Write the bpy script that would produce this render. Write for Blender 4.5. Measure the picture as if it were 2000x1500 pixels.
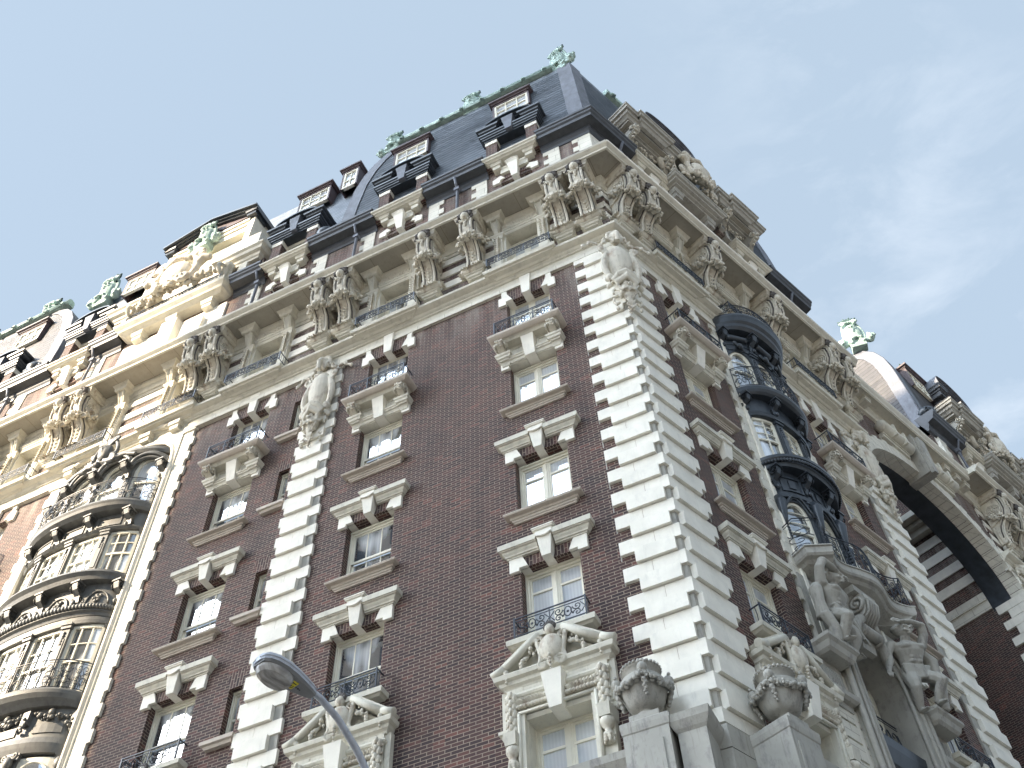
import bpy, bmesh, math, random
from mathutils import Matrix, Vector
rnd = random.Random(7)
R = math.radians
sin, cos, pi = math.sin, math.cos, math.pi
sc = bpy.context.scene
for o in list(bpy.data.objects): bpy.data.objects.remove(o)
COL = sc.collection
# ---------------------------------------------------------------- camera
EYE = 1.6
FPX, PITCH, ROLL = 2012.842, 53.76799773, -3.05729712
AZL, AZR = -66.52252531, 45.73715363
_f = Vector((0, cos(R(PITCH)), sin(R(PITCH))))
_x0 = Vector((1, 0, 0)); _u0 = _x0.cross(_f)
_X = cos(R(ROLL))*_x0 + sin(R(ROLL))*_u0
_U = -sin(R(ROLL))*_x0 + cos(R(ROLL))*_u0
cam_d = bpy.data.cameras.new('camera'); cam = bpy.data.objects.new('camera', cam_d); COL.objects.link(cam)
cam_d.sensor_width = 36.0; cam_d.lens = 36.0*FPX/2000; cam_d.clip_start = .1; cam_d.clip_end = 6000
cam.matrix_world = Matrix(((_X.x, _U.x, -_f.x, 0), (_X.y, _U.y, -_f.y, 0), (_X.z, _U.z, -_f.z, EYE), (0, 0, 0, 1)))
sc.camera = cam
# ---------------------------------------------------------------- world and sun
SUN_AZ, SUN_EL = 245.0, 27.0            # azimuth clockwise from +Y
w = bpy.data.worlds.new('World'); sc.world = w; w.use_nodes = True
nt = w.node_tree; nt.nodes.clear()
def N(nt, t, **k):
    n = nt.nodes.new(t)
    for a, b in k.items(): setattr(n, a, b)
    return n
sky = N(nt, 'ShaderNodeTexSky', sky_type='NISHITA', sun_disc=False)
sky.sun_elevation = R(SUN_EL); sky.sun_rotation = R(SUN_AZ); sky.air_density = 1.0; sky.dust_density = 1.6; sky.ozone_density = 1.1; sky.altitude = 20
tc = N(nt, 'ShaderNodeTexCoord')
mp = N(nt, 'ShaderNodeMapping'); mp.inputs['Scale'].default_value = (1.0, 1.6, 2.6); mp.inputs['Rotation'].default_value = (.3, .5, .9)
n1 = N(nt, 'ShaderNodeTexNoise'); n1.inputs['Scale'].default_value = 5.5; n1.inputs['Detail'].default_value = 9; n1.inputs['Roughness'].default_value = .62; n1.inputs['Distortion'].default_value = .35
n2 = N(nt, 'ShaderNodeTexNoise'); n2.inputs['Scale'].default_value = 1.3; n2.inputs['Detail'].default_value = 3
r1 = N(nt, 'ShaderNodeMapRange'); r1.inputs[1].default_value = .47; r1.inputs[2].default_value = .75
r2 = N(nt, 'ShaderNodeMapRange'); r2.inputs[1].default_value = .40; r2.inputs[2].default_value = .66
ml = N(nt, 'ShaderNodeMath', operation='MULTIPLY')
# the clouds lie towards the right hand part of the sky only
sx = N(nt, 'ShaderNodeSeparateXYZ'); rx = N(nt, 'ShaderNodeMapRange'); rx.inputs[1].default_value = -.12; rx.inputs[2].default_value = .3
m2 = N(nt, 'ShaderNodeMath', operation='MULTIPLY'); m3 = N(nt, 'ShaderNodeMath', operation='MULTIPLY'); m3.inputs[1].default_value = .8
mixc = N(nt, 'ShaderNodeMixRGB'); mixc.inputs[2].default_value = (5.4, 5.7, 6.1, 1)
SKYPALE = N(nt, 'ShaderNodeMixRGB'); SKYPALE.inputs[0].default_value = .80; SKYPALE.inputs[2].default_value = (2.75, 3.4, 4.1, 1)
bg = N(nt, 'ShaderNodeBackground'); bg.inputs[1].default_value = .12
wo = N(nt, 'ShaderNodeOutputWorld')
K = nt.links.new
K(tc.outputs['Generated'], mp.inputs[0]); K(mp.outputs[0], n1.inputs[0]); K(tc.outputs['Generated'], n2.inputs[0])
K(n1.outputs[0], r1.inputs[0]); K(n2.outputs[0], r2.inputs[0]); K(r1.outputs[0], ml.inputs[0]); K(r2.outputs[0], ml.inputs[1])
K(tc.outputs['Generated'], sx.inputs[0]); K(sx.outputs[0], rx.inputs[0]); K(ml.outputs[0], m2.inputs[0]); K(rx.outputs[0], m2.inputs[1])
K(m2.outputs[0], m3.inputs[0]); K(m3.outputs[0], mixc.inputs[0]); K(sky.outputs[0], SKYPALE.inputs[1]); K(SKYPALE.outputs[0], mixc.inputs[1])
# sky glow added around the sun, out of view, to lift the shaded stone
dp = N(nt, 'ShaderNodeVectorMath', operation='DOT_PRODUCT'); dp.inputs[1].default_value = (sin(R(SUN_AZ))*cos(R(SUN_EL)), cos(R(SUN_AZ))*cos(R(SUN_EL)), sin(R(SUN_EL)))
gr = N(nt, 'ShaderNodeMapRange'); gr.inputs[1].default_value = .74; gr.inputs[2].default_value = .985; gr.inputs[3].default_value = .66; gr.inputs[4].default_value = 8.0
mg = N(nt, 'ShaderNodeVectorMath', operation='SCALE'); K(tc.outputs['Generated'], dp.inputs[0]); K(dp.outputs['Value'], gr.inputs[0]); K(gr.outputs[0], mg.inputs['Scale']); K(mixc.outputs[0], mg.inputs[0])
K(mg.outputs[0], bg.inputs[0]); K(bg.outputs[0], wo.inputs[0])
sd = bpy.data.lights.new('sun', 'SUN'); sd.energy = 5.0; sd.angle = R(.53); sd.color = (1, .82, .60)
so = bpy.data.objects.new('sun', sd); COL.objects.link(so)
SV = Vector((sin(R(SUN_AZ))*cos(R(SUN_EL)), cos(R(SUN_AZ))*cos(R(SUN_EL)), sin(R(SUN_EL))))
so.rotation_euler = (-SV).to_track_quat('-Z', 'Y').to_euler(); so.location = (0, 0, 80)
sc.view_settings.view_transform = 'Standard'; sc.view_settings.look = 'None'
sc.view_settings.exposure = 1.5; sc.view_settings.gamma = 1.0
sc.render.engine = 'CYCLES'; sc.cycles.max_bounces = 6; sc.cycles.diffuse_bounces = 4
# ---------------------------------------------------------------- materials
MATS = {}
def newmat(name):
    m = bpy.data.materials.new(name); m.use_nodes = True; t = m.node_tree; t.nodes.clear()
    out = N(t, 'ShaderNodeOutputMaterial'); b = N(t, 'ShaderNodeBsdfPrincipled'); t.links.new(b.outputs[0], out.inputs[0])
    MATS[name] = m; return m, t, b
def noise(t, co, scale, detail=4, rough=.55):
    n = N(t, 'ShaderNodeTexNoise'); n.inputs['Scale'].default_value = scale; n.inputs['Detail'].default_value = detail; n.inputs['Roughness'].default_value = rough
    t.links.new(co, n.inputs[0]); return n.outputs[0]
def rng(t, v, a, b, c=0., d=1.):
    n = N(t, 'ShaderNodeMapRange'); t.links.new(v, n.inputs[0])
    for i, x in enumerate((a, b, c, d)): n.inputs[i+1].default_value = x
    return n.outputs[0]
def mix(t, fac, a, b, mode='MIX'):
    n = N(t, 'ShaderNodeMixRGB', blend_type=mode)
    for i, x in enumerate((fac, a, b)):
        if isinstance(x, (int, float)): n.inputs[i].default_value = x
        elif isinstance(x, tuple): n.inputs[i].default_value = x+(1,)
        else: t.links.new(x, n.inputs[i])
    return n.outputs[0]
def mapped(t, co, s):
    n = N(t, 'ShaderNodeMapping'); n.inputs['Scale'].default_value = s; t.links.new(co, n.inputs[0]); return n.outputs[0]
def wallco(t):
    """object coordinates folded so that walls of either direction get courses: (x+y, z)"""
    c = N(t, 'ShaderNodeTexCoord').outputs['Object']; s = N(t, 'ShaderNodeSeparateXYZ'); t.links.new(c, s.inputs[0])
    nz = N(t, 'ShaderNodeSeparateXYZ'); t.links.new(N(t, 'ShaderNodeNewGeometry').outputs['True Normal'], nz.inputs[0])
    def mt(op, p, q=None):
        m_ = N(t, 'ShaderNodeMath', operation=op)
        for i_, v_ in enumerate((p, q)):
            if v_ is None: continue
            if isinstance(v_, (int, float)): m_.inputs[i_].default_value = v_
            else: t.links.new(v_, m_.inputs[i_])
        return m_.outputs[0]
    k_ = mt('GREATER_THAN', mt('ABSOLUTE', nz.outputs[2]), .9)      # 1 on soffits and ledges
    y_ = mt('MULTIPLY', s.outputs[1], mt('SUBTRACT', 1., k_)); u_ = mt('ADD', s.outputs[0], y_); v2 = mt('ADD', s.outputs[2], mt('MULTIPLY', s.outputs[1], k_))
    g = N(t, 'ShaderNodeCombineXYZ'); t.links.new(u_, g.inputs[0]); t.links.new(v2, g.inputs[1])
    return c, g.outputs[0]
def bump(t, b, h, strength, dist):
    n = N(t, 'ShaderNodeBump'); n.inputs['Strength'].default_value = strength; n.inputs['Distance'].default_value = dist
    t.links.new(h, n.inputs['Height']); t.links.new(n.outputs[0], b.inputs['Normal'])
def bricktex(t, co, w_, h_, mortar, c1, c2, cm, off=.5, bias=0., smooth=.1):
    n = N(t, 'ShaderNodeTexBrick'); n.offset = off; t.links.new(co, n.inputs['Vector'])
    n.inputs['Scale'].default_value = 1; n.inputs['Brick Width'].default_value = w_; n.inputs['Row Height'].default_value = h_
    n.inputs['Mortar Size'].default_value = mortar; n.inputs['Mortar Smooth'].default_value = smooth; n.inputs['Bias'].default_value = bias
    for k, c in (('Color1', c1), ('Color2', c2), ('Mortar', cm)):
        if isinstance(c, tuple): n.inputs[k].default_value = c+(1,)
        else: t.links.new(c, n.inputs[k])
    return n
def mat_brick(name, swap=False):
    m, t, b = newmat(name); c, g = wallco(t)
    if swap:
        mp = N(t, 'ShaderNodeMapping'); mp.inputs['Rotation'].default_value = (0, 0, R(90)); t.links.new(g, mp.inputs[0]); g = mp.outputs[0]
    n = bricktex(t, g, .25, .078, .0075, (.070, .035, .030), (.030, .019, .019), (.27, .21, .165), bias=-.1)
    # a second, coarser shuffle picks odd redder and paler bricks
    v = N(t, 'ShaderNodeTexWhiteNoise', noise_dimensions='2D')
    s1 = mapped(t, g, (1/.25, 1/.078, 1)); fl = N(t, 'ShaderNodeVectorMath', operation='FLOOR'); t.links.new(s1, fl.inputs[0]); t.links.new(fl.outputs[0], v.inputs[0])
    odd = rng(t, v.outputs[0], .86, .96); base = mix(t, odd, n.outputs[0], (.115, .048, .038))
    inv = N(t, 'ShaderNodeMath', operation='SUBTRACT'); inv.inputs[0].default_value = 1; t.links.new(n.outputs['Fac'], inv.inputs[1])
    big = noise(t, mapped(t, c, (.5, .5, .8)), 1.1, 5); warm = rng(t, big, .35, .7)
    base = mix(t, 1., base, mix(t, warm, (.8, .82, .92), (1.35, 1.16, 1.1)), 'MULTIPLY')
    base = mix(t, n.outputs['Fac'], base, (.27, .215, .165))
    st = noise(t, mapped(t, c, (3.2, 3.2, .45)), 1.6, 6, .7); wh = rng(t, st, .64, .78, 0, .5)
    pa = noise(t, c, .55, 3); wh2 = N(t, 'ShaderNodeMath', operation='MULTIPLY'); t.links.new(wh, wh2.inputs[0]); t.links.new(rng(t, pa, .48, .62), wh2.inputs[1])
    base = mix(t, wh2.outputs[0], base, (.30, .26, .23))
    # lime run-off below the frieze
    sz = N(t, 'ShaderNodeSeparateXYZ'); t.links.new(c, sz.inputs[0]); lf = N(t, 'ShaderNodeMath', operation='MULTIPLY'); t.links.new(rng(t, sz.outputs[2], 23.7, 25.9), lf.inputs[0])
    t.links.new(rng(t, noise(t, mapped(t, c, (1.6, 1.6, .3)), 1.2, 5, .7), .45, .72, 0, .75), lf.inputs[1]); base = mix(t, lf.outputs[0], base, (.34, .30, .26))
    dk = noise(t, mapped(t, c, (1.2, 1.2, .35)), 1.3, 5, .65); base = mix(t, 1., base, mix(t, rng(t, dk, .5, .72, 0, .55), (1., 1., 1.), (.45, .45, .5)), 'MULTIPLY')
    t.links.new(base, b.inputs['Base Color']); b.inputs['Roughness'].default_value = .85
    bump(t, b, inv.outputs[0], .5, .012)
    return m
mat_brick('brick'); mat_brick('brick_soldier', True)
def mat_stone(name, col, joint=None, dirt=.5, dcol=(.13, .115, .10), rough=.75, rust=0., streak=.3):
    m, t, b = newmat(name); c, g = wallco(t)
    a = noise(t, c, 1.7, 6, .6); base = mix(t, rng(t, a, .3, .75), tuple(x*.86 for x in col), tuple(min(1, x*1.08) for x in col))
    d = noise(t, mapped(t, c, (1, 1, .5)), 5., 8, .72); base = mix(t, rng(t, d, .52, .80, 0, dirt), base, dcol)
    s = noise(t, mapped(t, c, (7, 7, .6)), 1.5, 5, .7); base = mix(t, rng(t, s, .56, .76, 0, streak), base, tuple(x*.45 for x in col))
    if rust:
        r = noise(t, mapped(t, c, (2.2, 2.2, 1.1)), 2.3, 5, .6); base = mix(t, rng(t, r, .54, .72, 0, rust), base, (.36, .19, .09))
    if joint:
        n = bricktex(t, g, joint[0], joint[1], .006, (1., 1., 1.), (.93, .93, .93), (.40, .36, .32)); base = mix(t, 1., base, n.outputs[0], 'MULTIPLY')
    t.links.new(base, b.inputs['Base Color']); b.inputs['Roughness'].default_value = rough
    bump(t, b, d, .25, .01)
    return m
mat_stone('quoin_stone', (.80, .765, .67), None, .25, (.26, .27, .28), streak=.25)
mat_stone('stone', (.70, .67, .575), (.9, .36), .35)
mat_stone('trim', (.62, .59, .495), None, .5)
mat_stone('ornament', (.60, .56, .465), None, .9, (.10, .085, .07), rust=.3, streak=.5)
mat_stone('grime_and_groove', (.095, .085, .078), None, .6, (.03, .03, .03))
mat_stone('rust_line', (.30, .19, .12), None, .8, (.10, .07, .05))
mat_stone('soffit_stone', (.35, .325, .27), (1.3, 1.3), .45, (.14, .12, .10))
mat_stone('sill', (.52, .46, .39), None, .5)
mat_stone('old_stone', (.38, .365, .32), None, .9, (.11, .105, .11), streak=.8)
def mat_metal(name, col, rough=.45, metallic=0., var=.4, dcol=None):
    m, t, b = newmat(name); c = N(t, 'ShaderNodeTexCoord').outputs['Object']
    a = noise(t, mapped(t, c, (1, 1, .6)), 3.5, 6, .65); base = mix(t, rng(t, a, .3, .75), tuple(x*(1-var) for x in col), tuple(x*(1+var) for x in col))
    if dcol:
        s = noise(t, mapped(t, c, (4, 4, .8)), 2., 6, .7); base = mix(t, rng(t, s, .5, .72, 0, .75), base, dcol)
    t.links.new(base, b.inputs['Base Color']); b.inputs['Roughness'].default_value = rough; b.inputs['Metallic'].default_value = metallic
    bump(t, b, a, .15, .01)
    return m
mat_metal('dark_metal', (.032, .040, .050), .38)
mat_metal('bay_metal', (.135, .135, .125), .5, var=.3, dcol=(.07, .07, .07)); mat_metal('eave_metal', (.042, .045, .052), .5)
mat_metal('iron', (.028, .036, .050), .4, var=.2)
mat_metal('lead', (.125, .135, .16), .6)
mat_metal('rust_trim', (.085, .06, .066), .6)
mat_metal('copper', (.33, .44, .395), .7, dcol=(.13, .21, .19)); mat_metal('copper_dark', (.045, .085, .08), .7)
mat_metal('frame', (.70, .67, .56), .55, var=.08)
mat_metal('lamp_grey', (.46, .48, .52), .4, .2, var=.12, dcol=(.25, .26, .28))
mat_metal('lamp_under', (.22, .22, .215), .55, .0, var=.2)
mat_metal('asphalt', (.14, .135, .13), .9)
mat_metal('concrete', (.46, .44, .41), .9, var=.15)
mat_metal('kerb_stone', (.38, .37, .35), .85, var=.15)
mat_metal('road_paint', (.7, .7, .68), .7, var=.08)
mat_metal('tower_wall', (.50, .43, .36), .85, var=.1)
mat_metal('tower_glass', (.05, .06, .08), .15, var=.1)
mat_metal('yellow', (.75, .62, .02), .5, var=.05); mat_metal('black', (.012, .012, .012), .5, var=.05)
def mat_slate(name, c1, c2, w_, h_):
    m, t, b = newmat(name); c, g = wallco(t)
    n = bricktex(t, g, w_, h_, .0, c1, c2, (.010, .012, .016), bias=0.)
    sp = N(t, 'ShaderNodeSeparateXYZ'); t.links.new(g, sp.inputs[0]); fr = N(t, 'ShaderNodeMath', operation='MODULO'); fr.inputs[1].default_value = h_; t.links.new(sp.outputs[1], fr.inputs[0])
    ln_ = rng(t, fr.outputs[0], 0., h_*.32, 1., 0.); col_ = mix(t, ln_, n.outputs[0], (.020, .024, .032))
    a = noise(t, c, 1.1, 5); base = mix(t, 1., col_, mix(t, rng(t, a, .3, .7), (.78, .8, .84), (1.25, 1.2, 1.16)), 'MULTIPLY')
    t.links.new(base, b.inputs['Base Color']); b.inputs['Roughness'].default_value = .5
    inv = N(t, 'ShaderNodeMath', operation='SUBTRACT'); inv.inputs[0].default_value = 1; t.links.new(ln_, inv.inputs[1]); bump(t, b, inv.outputs[0], .6, .02)
mat_slate('slate', (.16, .19, .225), (.105, .13, .16), .30, .24)
mat_slate('slate_warm', (.17, .165, .165), (.12, .12, .13), .32, .24)
def mat_pane(name, curtain):
    m, t, b = newmat(name); t.nodes.remove(b); out = [n for n in t.nodes if n.type == 'OUTPUT_MATERIAL'][0]
    c = N(t, 'ShaderNodeTexCoord').outputs['Object']
    wv = N(t, 'ShaderNodeTexWave'); wv.inputs['Scale'].default_value = 4.5; wv.inputs['Distortion'].default_value = 2.5; wv.inputs['Detail'].default_value = 2; t.links.new(mapped(t, c, (1, 1, .08)), wv.inputs[0])
    big = noise(t, mapped(t, c, (.9, .9, .25)), 1.6, 2); msk = rng(t, big, .44, .54) if curtain < 1 else None
    cc = mix(t, wv.outputs[0], (.58, .62, .66), (.66, .70, .735)); col = mix(t, msk if msk else 1., (.055, .06, .065), cc) if curtain else (.03, .034, .04)
    d = N(t, 'ShaderNodeBsdfDiffuse')
    if curtain: t.links.new(col, d.inputs[0])
    else: d.inputs[0].default_value = col+(1,)
    g = N(t, 'ShaderNodeBsdfGlossy'); g.inputs['Roughness'].default_value = .02; g.inputs[0].default_value = (.92, .96, 1, 1)
    bp = N(t, 'ShaderNodeBump'); bp.inputs['Strength'].default_value = .03; t.links.new(noise(t, c, 1.2, 2), bp.inputs['Height']); t.links.new(bp.outputs[0], g.inputs['Normal'])
    fr = N(t, 'ShaderNodeFresnel'); fr.inputs[0].default_value = 1.9; k = N(t, 'ShaderNodeMapRange'); t.links.new(fr.outputs[0], k.inputs[0]); k.inputs[3].default_value = .30; k.inputs[4].default_value = 1.
    mx = N(t, 'ShaderNodeMixShader'); t.links.new(k.outputs[0], mx.inputs[0]); t.links.new(d.outputs[0], mx.inputs[1]); t.links.new(g.outputs[0], mx.inputs[2]); t.links.new(mx.outputs[0], out.inputs[0])
mat_pane('glass_curtain', .5); mat_pane('glass_full', 1.); mat_pane('glass_dark', 0)
# clouded lens of the street lamp
m, t, b = newmat('lens'); b.inputs['Base Color'].default_value = (.34, .31, .27, 1); b.inputs['Roughness'].default_value = .25
c = N(t, 'ShaderNodeTexCoord').outputs['Object']; a = noise(t, mapped(t, c, (1, 5, 1)), 5, 4)
t.links.new(mix(t, rng(t, a, .35, .7), (.20, .18, .16), (.46, .44, .40)), b.inputs['Base Color'])
# ---------------------------------------------------------------- mesh helpers
class MB:
    def __init__(s): s.v = []; s.f = []; s.mi = []; s.sm = []; s.mats = []; s.cur = 0; s.soft = False
    def mat(s, name):
        if name not in s.mats: s.mats.append(name)
        s.cur = s.mats.index(name); return s
    def add(s, vs, fs):
        b = len(s.v); s.v += [tuple(p) for p in vs]
        for f in fs: s.f.append([b+i for i in f]); s.mi.append(s.cur); s.sm.append(s.soft)
    def box(s, x0, x1, y0, y1, z0, z1):
        s.add([(x, y, z) for z in (z0, z1) for y in (y0, y1) for x in (x0, x1)],
              [(0, 1, 3, 2), (4, 5, 7, 6), (0, 1, 5, 4), (2, 3, 7, 6), (0, 2, 6, 4), (1, 3, 7, 5)])
    def prism(s, a, b):
        n = len(a); s.add(list(a)+list(b), [list(range(n)), list(range(n, 2*n))]+[(i, (i+1) % n, n+(i+1) % n, n+i) for i in range(n)])
    def pxz(s, p, y0, y1): s.prism([(x, y0, z) for x, z in p], [(x, y1, z) for x, z in p])
    def pyz(s, p, x0, x1): s.prism([(x0, y, z) for y, z in p], [(x1, y, z) for y, z in p])
    def pxy(s, p, z0, z1): s.prism([(x, y, z0) for x, y in p], [(x, y, z1) for x, y in p])
    def loft(s, rings, closed=True, caps=True):
        n = len(rings[0]); b = len(s.v)
        for r in rings: s.v += [tuple(p) for p in r]
        m = n if closed else n-1
        for k in range(len(rings)-1):
            for i in range(m):
                s.f.append([b+k*n+i, b+k*n+(i+1) % n, b+(k+1)*n+(i+1) % n, b+(k+1)*n+i]); s.mi.append(s.cur); s.sm.append(s.soft)
        if caps and closed:
            s.f.append([b+i for i in range(n)]); s.mi.append(s.cur); s.sm.append(False)
            s.f.append([b+(len(rings)-1)*n+i for i in range(n)]); s.mi.append(s.cur); s.sm.append(False)
    def tier(s, x0, x1, y0, y1, lv):
        """block with a moulded outline: (z, e) pairs, e pushes the front and both sides out"""
        s.loft([[(x0-e, y0, z), (x0-e, y1+e, z), (x1+e, y1+e, z), (x1+e, y0, z)] for z, e in lv])
    def tube(s, pts, r, n=5, closed=False, caps=True, flat=None):
        P = [Vector(p) for p in pts]; k = len(P); rings = []
        for i, p in enumerate(P):
            a = P[(i-1) % k] if closed or i else P[0]; b = P[(i+1) % k] if closed or i < k-1 else P[-1]
            d = (b-a); d = d.normalized() if d.length > 1e-9 else Vector((0, 0, 1))
            up = Vector((0, 1, 0)) if abs(d.y) < .9 else Vector((1, 0, 0))
            u = d.cross(up).normalized(); v = u.cross(d).normalized()
            rr = r[i] if isinstance(r, (list, tuple)) else r
            rings.append([p+(u*cos(2*pi*j/n)+v*sin(2*pi*j/n)*(flat or 1))*rr for j in range(n)])
        if closed: rings.append(rings[0])
        s.soft = True; s.loft(rings, True, caps and not closed); s.soft = False
    def ball(s, c, r, nu=8, nv=5, rot=None):
        c = Vector(c); r = (r, r, r) if isinstance(r, (int, float)) else r; vs = [];
        for j in range(1, nv):
            t = pi*j/nv
            for i in range(nu): vs.append(Vector((r[0]*sin(t)*cos(2*pi*i/nu), r[1]*sin(t)*sin(2*pi*i/nu), r[2]*cos(t))))
        vs += [Vector((0, 0, r[2])), Vector((0, 0, -r[2]))]
        if rot: vs = [rot @ v for v in vs]
        m = (nv-1)*nu; fs = [(j*nu+i, j*nu+(i+1) % nu, (j+1)*nu+(i+1) % nu, (j+1)*nu+i) for j in range(nv-2) for i in range(nu)]
        fs += [(m, i, (i+1) % nu) for i in range(nu)]+[(m+1, (nv-2)*nu+i, (nv-2)*nu+(i+1) % nu) for i in range(nu)]
        s.soft = True; s.add([v+c for v in vs], fs); s.soft = False
    def lathe(s, c, prof, n=16):
        s.soft = True; s.loft([[(c[0]+r*cos(2*pi*i/n), c[1]+r*sin(2*pi*i/n), c[2]+z) for i in range(n)] for r, z in prof]); s.soft = False
    def cyl(s, a, b, r0, r1=None, n=10): s.tube([a, b], [r0, r0 if r1 is None else r1], n)
    def limb(s, pts, rad, n=8): 
        """tapering limb with rounded ends"""
        s.tube(pts, rad, n); s.ball(pts[0], rad[0], n, 6); s.ball(pts[-1], rad[-1], n, 6)
        for p, r in zip(pts[1:-1], rad[1:-1]): s.ball(p, r*1.0, n, 6)
    def volute(s, c, r, x0, x1, turns=1.6, w=.05, sgn=1, a0=pi/2):
        """scroll seen from the side, lying in the y-z plane, running across x"""
        k = int(14*turns); pts = []
        for x in (x0, x1):
            s.tube([(x, c[0]+r*(1-.8*i/k)*cos(a0+sgn*2*pi*turns*i/k), c[1]+r*(1-.8*i/k)*sin(a0+sgn*2*pi*turns*i/k)) for i in range(k+1)], w, 4)
            s.ball((x, c[0], c[1]), (w*1.3, r*.22, r*.22), 6, 4)
    def scroll(s, c, r, plane='xz', turns=1.5, w=.012, sgn=1, a0=0, y=0, n=4, inner=.12):
        k = int(12*turns)
        s.tube([(c[0]+r*(1-(1-inner)*i/k)*cos(a0+sgn*2*pi*turns*i/k), y, c[1]+r*(1-(1-inner)*i/k)*sin(a0+sgn*2*pi*turns*i/k)) for i in range(k+1)], w, n)
    def berries(s, pts, r, per, jit=.5, sp=.45, q=random.Random(3)):
        """festoon: a rope of fruit and leaves along a path"""
        P = [Vector(p) for p in pts]
        for a, b in zip(P, P[1:]):
            for i in range(per):
                c = a.lerp(b, (i+q.random())/per)+Vector((q.uniform(-1, 1), q.uniform(-1, 1), q.uniform(-1, 1)))*r*jit*1.6
                rr = r*q.uniform(sp, 1.0); s.ball(c, (rr*q.uniform(.6, 1.1), rr*q.uniform(.6, 1), rr*q.uniform(.7, 1.2)), 6, 4)
    def leaf(s, c, d, up, L, W_, th=.03):
        """bent acanthus leaf"""
        c = Vector(c); d = Vector(d).normalized(); up = Vector(up).normalized(); sd = d.cross(up).normalized(); rings = []
        for i in range(5):
            t = i/4; w_ = W_*(.55, .95, 1.05, .85, .30)[i]; o = c+d*(L*t)+up*(L*.35*t*t)
            rings.append([o-sd*w_, o+up*th*.8, o+sd*w_, o-up*th])
        s.loft(rings)
    def build(s, name, smooth=True, angle=38):
        me = bpy.data.meshes.new(name); me.from_pydata(s.v, [], s.f); me.update()
        for k in s.mats: me.materials.append(MATS[k])
        me.polygons.foreach_set('material_index', s.mi)
        bm = bmesh.new(); bm.from_mesh(me); bmesh.ops.recalc_face_normals(bm, faces=bm.faces); bm.to_mesh(me); bm.free()
        if smooth:
            me.polygons.foreach_set('use_smooth', s.sm)
        return me
def organic(mb, name, voxel=.03, smooth=3, mat=None, disp=0.):
    """melt overlapping solids into one continuous carved surface"""
    me = mb.build(name, False); ob = bpy.data.objects.new('tmp', me); COL.objects.link(ob)
    md = ob.modifiers.new('r', 'REMESH'); md.mode = 'VOXEL'; md.voxel_size = voxel
    if smooth: ms = ob.modifiers.new('s', 'SMOOTH'); ms.factor = .5; ms.iterations = smooth
    if disp:
        tx = bpy.data.textures.new('t', 'CLOUDS'); tx.noise_scale = .09; dm = ob.modifiers.new('d', 'DISPLACE'); dm.texture = tx; dm.strength = disp; dm.mid_level = .5
    dg = bpy.context.evaluated_depsgraph_get(); dg.update(); out = bpy.data.meshes.new_from_object(ob.evaluated_get(dg)); out.name = name
    bpy.data.objects.remove(ob); bpy.data.meshes.remove(me)
    out.materials.clear(); out.materials.append(MATS[mat or mb.mats[0]]); out.polygons.foreach_set('use_smooth', [True]*len(out.polygons)); out.polygons.foreach_set('material_index', [0]*len(out.polygons))
    return out
# ---------------------------------------------------------------- the two street fronts
def azd(a): return Vector((sin(R(a)), cos(R(a)), 0))
DL, DR = azd(AZL), azd(AZR)
NL, NR = Vector((DL.y, -DL.x, 0)), Vector((DR.y, -DR.x, 0))
if NL.y > 0: NL = -NL
if NR.y > 0: NR = -NR
_c = Vector(_f)+_X*((1340.6-1000)/FPX)-_U*((1085-750)/FPX)
CORNER = Vector((_c.x, _c.y, 0)).normalized()*14.4; CORNER.z = EYE
KM = .6712                                       # mitre factor of the obtuse street corner
class Face:
    """a street front: s runs away from the corner, o outward, z up from eye level"""
    def __init__(f, d, n, sg): f.d, f.n, f.sg = d, n, sg
    def M(f, s=0, o=0, z=0, rot=0):
        X_ = f.d*f.sg; p = CORNER+f.d*s+f.n*o+Vector((0, 0, z))
        m = Matrix(((X_.x, f.n.x, 0, p.x), (X_.y, f.n.y, 0, p.y), (X_.z, f.n.z, 1, p.z), (0, 0, 0, 1)))
        return m @ Matrix.Rotation(rot, 4, 'Z') if rot else m
FL, FR = Face(DL, NL, 1), Face(DR, NR, -1)
GROUND = -EYE
root = bpy.data.objects.new('apartment_building', None); COL.objects.link(root)
root.location = (CORNER.x, CORNER.y, 0); root.empty_display_size = 1
root['label'] = 'dark brick and pale stone corner apartment building with carved balconies and a slate mansard roof'; root['category'] = 'building'
RM = Matrix.Translation((CORNER.x, CORNER.y, 0)); RMI = RM.inverted()
def put(name, me, M=Matrix.Identity(4), parent=root, PM=None, label=None):
    o = bpy.data.objects.new(name, me); COL.objects.link(o)
    if parent is not None:
        o.parent = parent; o.matrix_parent_inverse = RMI if parent is root else (PM or Matrix.Identity(4))
    o.matrix_basis = M
    if label: o['label'] = label
    return o
class Tpl:
    """a repeated part with its sub-parts; every copy is a set of linked objects"""
    def __init__(s, name, me, subs=()): s.name, s.me, s.subs = name, me, subs
    def put(s, M, parent=root, label=None):
        o = put(s.name, s.me, M, parent, None, label)
        for n, m in s.subs: put(n, m, Matrix.Identity(4), o)
        return o
def X(F, s0, s1):
    a, b = F.sg*s0, F.sg*s1; return (a, b) if a < b else (b, a)
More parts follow.
